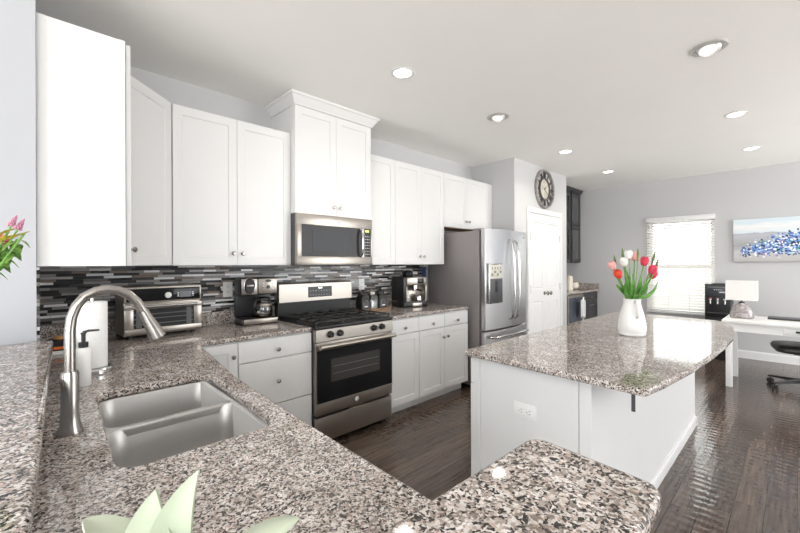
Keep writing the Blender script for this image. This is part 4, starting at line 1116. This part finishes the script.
def chair():
    t = thing('office_chair', 'black office chair on casters tucked under the white desk', 'chair')
    m = MB(); m.loft([rrect(-.24 + i_, .24 - i_, -.25 + i_, .25 - i_, .09, z) for i_, z in ((.03, .415), (.005, .425), (0, .455), (.015, .485), (.06, .497))]); m.build('seat', M['leather'], t, smooth=60)
    MB().box(-.09, .09, -.09, .09, .385, .414, .006).build('seat_plate', M['black'], t)
    MB().tube([(.0, .05, .395), (.03, .20, .372), (.035, .28, .345)], [.006, .006, .008], 8).build('lever', M['black'], t)
    MB().cyl((0, 0, 0), .028, .10, .386, 18).build('gas_column', M['chrome'], t)
    bs = MB().cyl((0, 0, 0), .042, .075, .12, 20).build('hub', M['black'], t)
    for k in range(5):
        a = R(142 + 72 * k); c, s_ = math.cos(a), math.sin(a); Mk = Matrix.Rotation(a, 4, 'Z')
        m = MB(Mk); m.loft([[(x, -w_, z0), (x, w_, z0), (x, w_, z1), (x, -w_, z1)] for x, w_, z0, z1 in ((.03, .026, .078, .118), (.18, .021, .075, .102), (.315, .016, .070, .086))])
        lg = m.build('base_leg', M['black'], t, smooth=0, bevel=.003)
        m = MB(Mk @ Matrix.Translation((.30, 0, .028)) @ Matrix.Rotation(R(35 * k), 4, 'Z') @ Matrix.Rotation(R(90), 4, 'X'))
        for z in (-.024, .006): m.lathe([(.024, z), (.028, z + .004), (.028, z + .014), (.024, z + .018)], n=16)
        m.box(-.012, .012, -.004, .030, -.005, .005); m.tube([(0, .02, 0), (0, .045, 0)], .006, 8); m.build('caster', M['black'], lg)
    m = MB(); m.tube([(.20, 0, .42), (.28, 0, .46), (.30, 0, .58), (.29, 0, .70)], .016, 10); m.build('back_post', M['black'], t, smooth=60)
    m = MB(Matrix.Translation((.285, 0, .70)) @ Matrix.Rotation(R(90), 4, 'Y')); 
    m.loft([rrect(-.16 + i_, .06 - i_, -.22 + i_, .22 - i_, .05, z) for i_, z in ((.02, -.028), (0, -.018), (0, .006), (.02, .016))]); m.build('backrest', M['leather'], t, smooth=60)
    return t
place(chair(), (6.02, -.045, 0), R(-80))

# ------------------------------------------------------------------ recessed lights
LT = [(1.912, 1.945, 0, 'lit recessed ceiling light nearest above the range aisle'), (4.683, 1.95, 0, 'lit recessed ceiling light in front of the wall clock'), (6.167, 1.945, 0, 'lit recessed ceiling light nearest the drinks nook'),
      (4.649, .385, 0, 'lit recessed ceiling light over the far half of the island'), (6.162, .375, 0, 'lit recessed ceiling light nearest the painting'),
      (3.118, 1.92, 1, 'grey swivel ceiling spotlight above the refrigerator aisle'), (3.090, .385, 1, 'large grey swivel ceiling spotlight over the near half of the island')]
protos = {}
for (x, y, kind, lab) in LT:
    if kind in protos:
        dup(protos[kind], (x, y, CZ), 0, lab, ('lit recessed lights', 'swivel ceiling spotlights')[kind]); continue
    t = thing('ceiling_light', lab, 'ceiling light', (0, 0, 0), ('lit recessed lights', 'swivel ceiling spotlights')[kind]); protos[kind] = t
    if kind == 0:
        MB().lathe([(.062, -.001), (.082, -.001), (.085, -.004), (.083, -.007), (.066, -.008), (.062, -.004)], n=36, cap0=False, cap1=False).build('trim_ring', M['trim'], t)
        MB().lathe([(.063, -.0035), (.058, -.006), (0, -.0065)], n=32).build('lens', M['lens'], t)
    else:
        MB().lathe([(.070, -.001), (.096, -.001), (.099, -.005), (.094, -.009), (.074, -.010), (.070, -.006)], n=36, cap0=False, cap1=False).build('trim_ring', plain('satin_grey_trim', (.52, .51, .50), .35, metal=.3), t)
        Mt = Matrix.Rotation(R(14), 4, 'Y')
        m = MB(Mt); m.lathe([(.068, .002), (.064, -.012), (.052, -.024), (.050, -.018), (.046, -.014)], n=30, cap0=True, cap1=False); o = m.build('gimbal', plain('satin_grey_gimbal', (.60, .59, .58), .35, metal=.3), t)
        m = MB(Mt); m.lathe([(.046, -.015), (.040, -.018), (0, -.019)], n=26); m.build('lens', M['lens2'], o)
    ld = bpy.data.lights.new('downlight_beam', 'SPOT'); ld.energy = DOWNLIGHT_W * (1 if kind == 0 else .35); ld.color = (1, .93, .84); ld.spot_size = R(150); ld.spot_blend = .9; ld.shadow_soft_size = .06
    lo = bpy.data.objects.new('downlight_beam', ld); COL.objects.link(lo); lo.parent = t; lo.location = (0, 0, -.035)
    place(t, (x, y, CZ))

# ------------------------------------------------------------------ succulent on the near bar corner
t = thing('succulent_plant', 'pale green succulent rosette in the near foreground', 'plant', (.062, .262, ZB))
pc = (.062, .262, ZB)
MB().lathe([(.030, 0), (.034, .003), (.042, .070), (.044, .078), (.040, .078), (.038, .068)], pc, 28).build('pot', M['ceram'], t)
MB().lathe([(.038, .069), (.02, .074), (0, .075)], pc, 20).build('soil', M['soil'], t)
base_p = Vector((.066, .285, 1.155))
MB().tube([(.062, .262, ZB + .072), base_p - Vector((0, .008, .008)), base_p + Vector((0, 0, .012))], [.012, .013, .010], 10).build('stem', M['succ'], t, smooth=60)
rvv = Vector((.719, -.695, 0))
def wp(t_): return (max(0, math.sin(PI * (t_ ** .72 * .86 + .14))) ** .75) * (1 - .25 * t_) * 1.15 + (.0 if t_ < .99 else .02)
for (tip, w_, bend, sd) in (((.084, .290, 1.238), .030, (-.006, .004, .004), rvv), ((.0625, .312, 1.224), .040, (-.006, .006, .002), rvv),
                            ((.027, .348, 1.203), .034, (-.004, .004, .012), (.5, .8, .25)), ((.136, .244, 1.202), .032, (.004, -.004, .012), (.35, .85, .2)),
                            ((.060, .235, 1.205), .030, (0, 0, .01), (1, 0, 0)), ((.02, .26, 1.20), .030, (0, 0, .01), (0, 1, 0))):
    MB().blade(base_p + (Vector(tip) - base_p) * .06, tip, w_, bend, 14, .32, side=tuple(sd), wprof=wp, th=.0022).build('leaf', M['succ'], t, smooth=60)

# ------------------------------------------------------------------ bouquet at the left edge, its vase standing on the bar
bc = Vector((-.130, 1.36, ZB))
t = thing('flower_vase', 'glass vase of mixed flowers on the bar at the left edge', 'vase', tuple(bc))
MB().lathe([(.040, 0), (.046, .004), (.050, .09), (.042, .15), (.046, .18), (.043, .18), (.039, .15), (.046, .09), (.042, .008)], tuple(bc), 28).build('body', M['jar'], t)
def stemmed(name, label, cat, tip, mat_head, fn, grp):
    t = thing(name, label, cat, tuple(bc + Vector((0, 0, .02))), grp)
    tip = Vector(tip); b0 = bc + Vector((random.uniform(-.015, .015), random.uniform(-.015, .015), .02)); nk = bc + (tip - bc) * .42 + Vector((0, 0, .10))
    nk.x = bc.x + (tip.x - bc.x) * .22; nk.y = bc.y + (tip.y - bc.y) * .22; nk.z = ZB + .19
    MB().tube([b0, nk, nk * .5 + tip * .5 + Vector((0, 0, .012)), tip], .0022, 6).build('stem', M['stem'], t, smooth=60)
    fn(t, tip, (tip - nk).normalized(), mat_head); return t
def rosehead(t, tip, d_, mt):
    m = MB(Matrix.Translation(tip) @ d_.to_track_quat('Z', 'Y').to_matrix().to_4x4())
    for ring in range(5):
        for k in range(5):
            a0 = 2 * PI * k / 5 + ring * .7; rad = .006 + ring * .0035
            rows = [[((rad * (.4 + .8 * q_)) * math.cos(a0 + R(48) * j / 2), (rad * (.4 + .8 * q_)) * math.sin(a0 + R(48) * j / 2), .024 * q_ * (1 - ring * .13)) for j in range(-2, 3)] for q_ in (0, .35, .7, 1)]
            m.add([p for r2 in rows for p in r2], [(i * 5 + j, i * 5 + j + 1, i * 5 + j + 6, i * 5 + j + 5) for i in range(3) for j in range(4)])
    m.build('bloom', mt, t, smooth=180, solid=.001)
def spikehead(t, tip, d_, mt):
    m = MB(Matrix.Translation(tip) @ (d_ * .4 + Vector((.25, 0, .5))).to_track_quat('Z', 'Y').to_matrix().to_4x4())
    for i in range(40):
        z = i / 40; a = i * 2.4; rad = .0062 * (1 - z) ** .6
        m.ball((rad * math.cos(a), rad * math.sin(a), -.016 + .030 * z), .0030 * (1 - .5 * z), n=6, m=4)
    m.build('blossom', mt, t)
def sprig(t, tip, d_, mt):
    m = MB(); d2 = (d_ * .3 + Vector((.6, -.1, .1))).normalized()
    for i in range(44):
        f_ = random.random(); p = tip - d2 * (.055 * (1 - f_)); o_ = Vector((random.uniform(-1, 1), random.uniform(-1, 1), random.uniform(-1, 1))) * .010 * (1.1 - f_)
        m.blade(p, p + o_ + d2 * .015, .010, n=4)
    m.build('florets', mt, t, smooth=180)
def oval(t_): return math.sin(PI * min(max(t_, .03), .97) ** .75)
def leaves(t, tip, d_, mt):
    m = MB()
    for i in range(9):
        f_ = i / 8; p = tip - d_ * (.055 * (1 - f_)); a = i * 2.3
        m.blade(p, p + Vector((math.cos(a) * .026, math.sin(a) * .026, -.024)), .026, (0, 0, .004), 7, .15, side=(math.sin(a), -math.cos(a), .2), wprof=oval)
    m.build('leaf_cluster', mt, t, smooth=180)
G = 'stems in the vase at the left edge'
stemmed('pink_rose', 'deep pink rose cut by the left edge of the photo', 'flower', (-.054, 1.38, 1.436), M['rose'], rosehead, G)
stemmed('flower_spike', 'upright mauve flower spike topmost in the left bouquet', 'flower', (-.028, 1.36, 1.494), M['spike'], spikehead, G)
stemmed('flower_spike', 'mauve flower spike leaning right out of the left bouquet', 'flower', (-.015, 1.36, 1.486), M['spike'], spikehead, G)
stemmed('yellow_sprig', 'yellow green sprig pointing right in the left bouquet', 'flower', (-.008, 1.30, 1.460), M['yel'], sprig, G)
stemmed('yellow_sprig', 'yellow green sprig above the pink rose in the left bouquet', 'flower', (-.036, 1.32, 1.464), M['yel'], sprig, G)
stemmed('leafy_stem', 'green leafy stem hanging lowest in the left bouquet', 'foliage', (-.042, 1.36, 1.418), M['dleaf'], leaves, G)
stemmed('leafy_stem', 'green leafy stem at the right of the left bouquet', 'foliage', (-.022, 1.36, 1.448), M['dleaf'], leaves, G)
stemmed('leafy_stem', 'green leafy stem behind the pink rose in the left bouquet', 'foliage', (-.052, 1.42, 1.445), M['dleaf'], leaves, G)
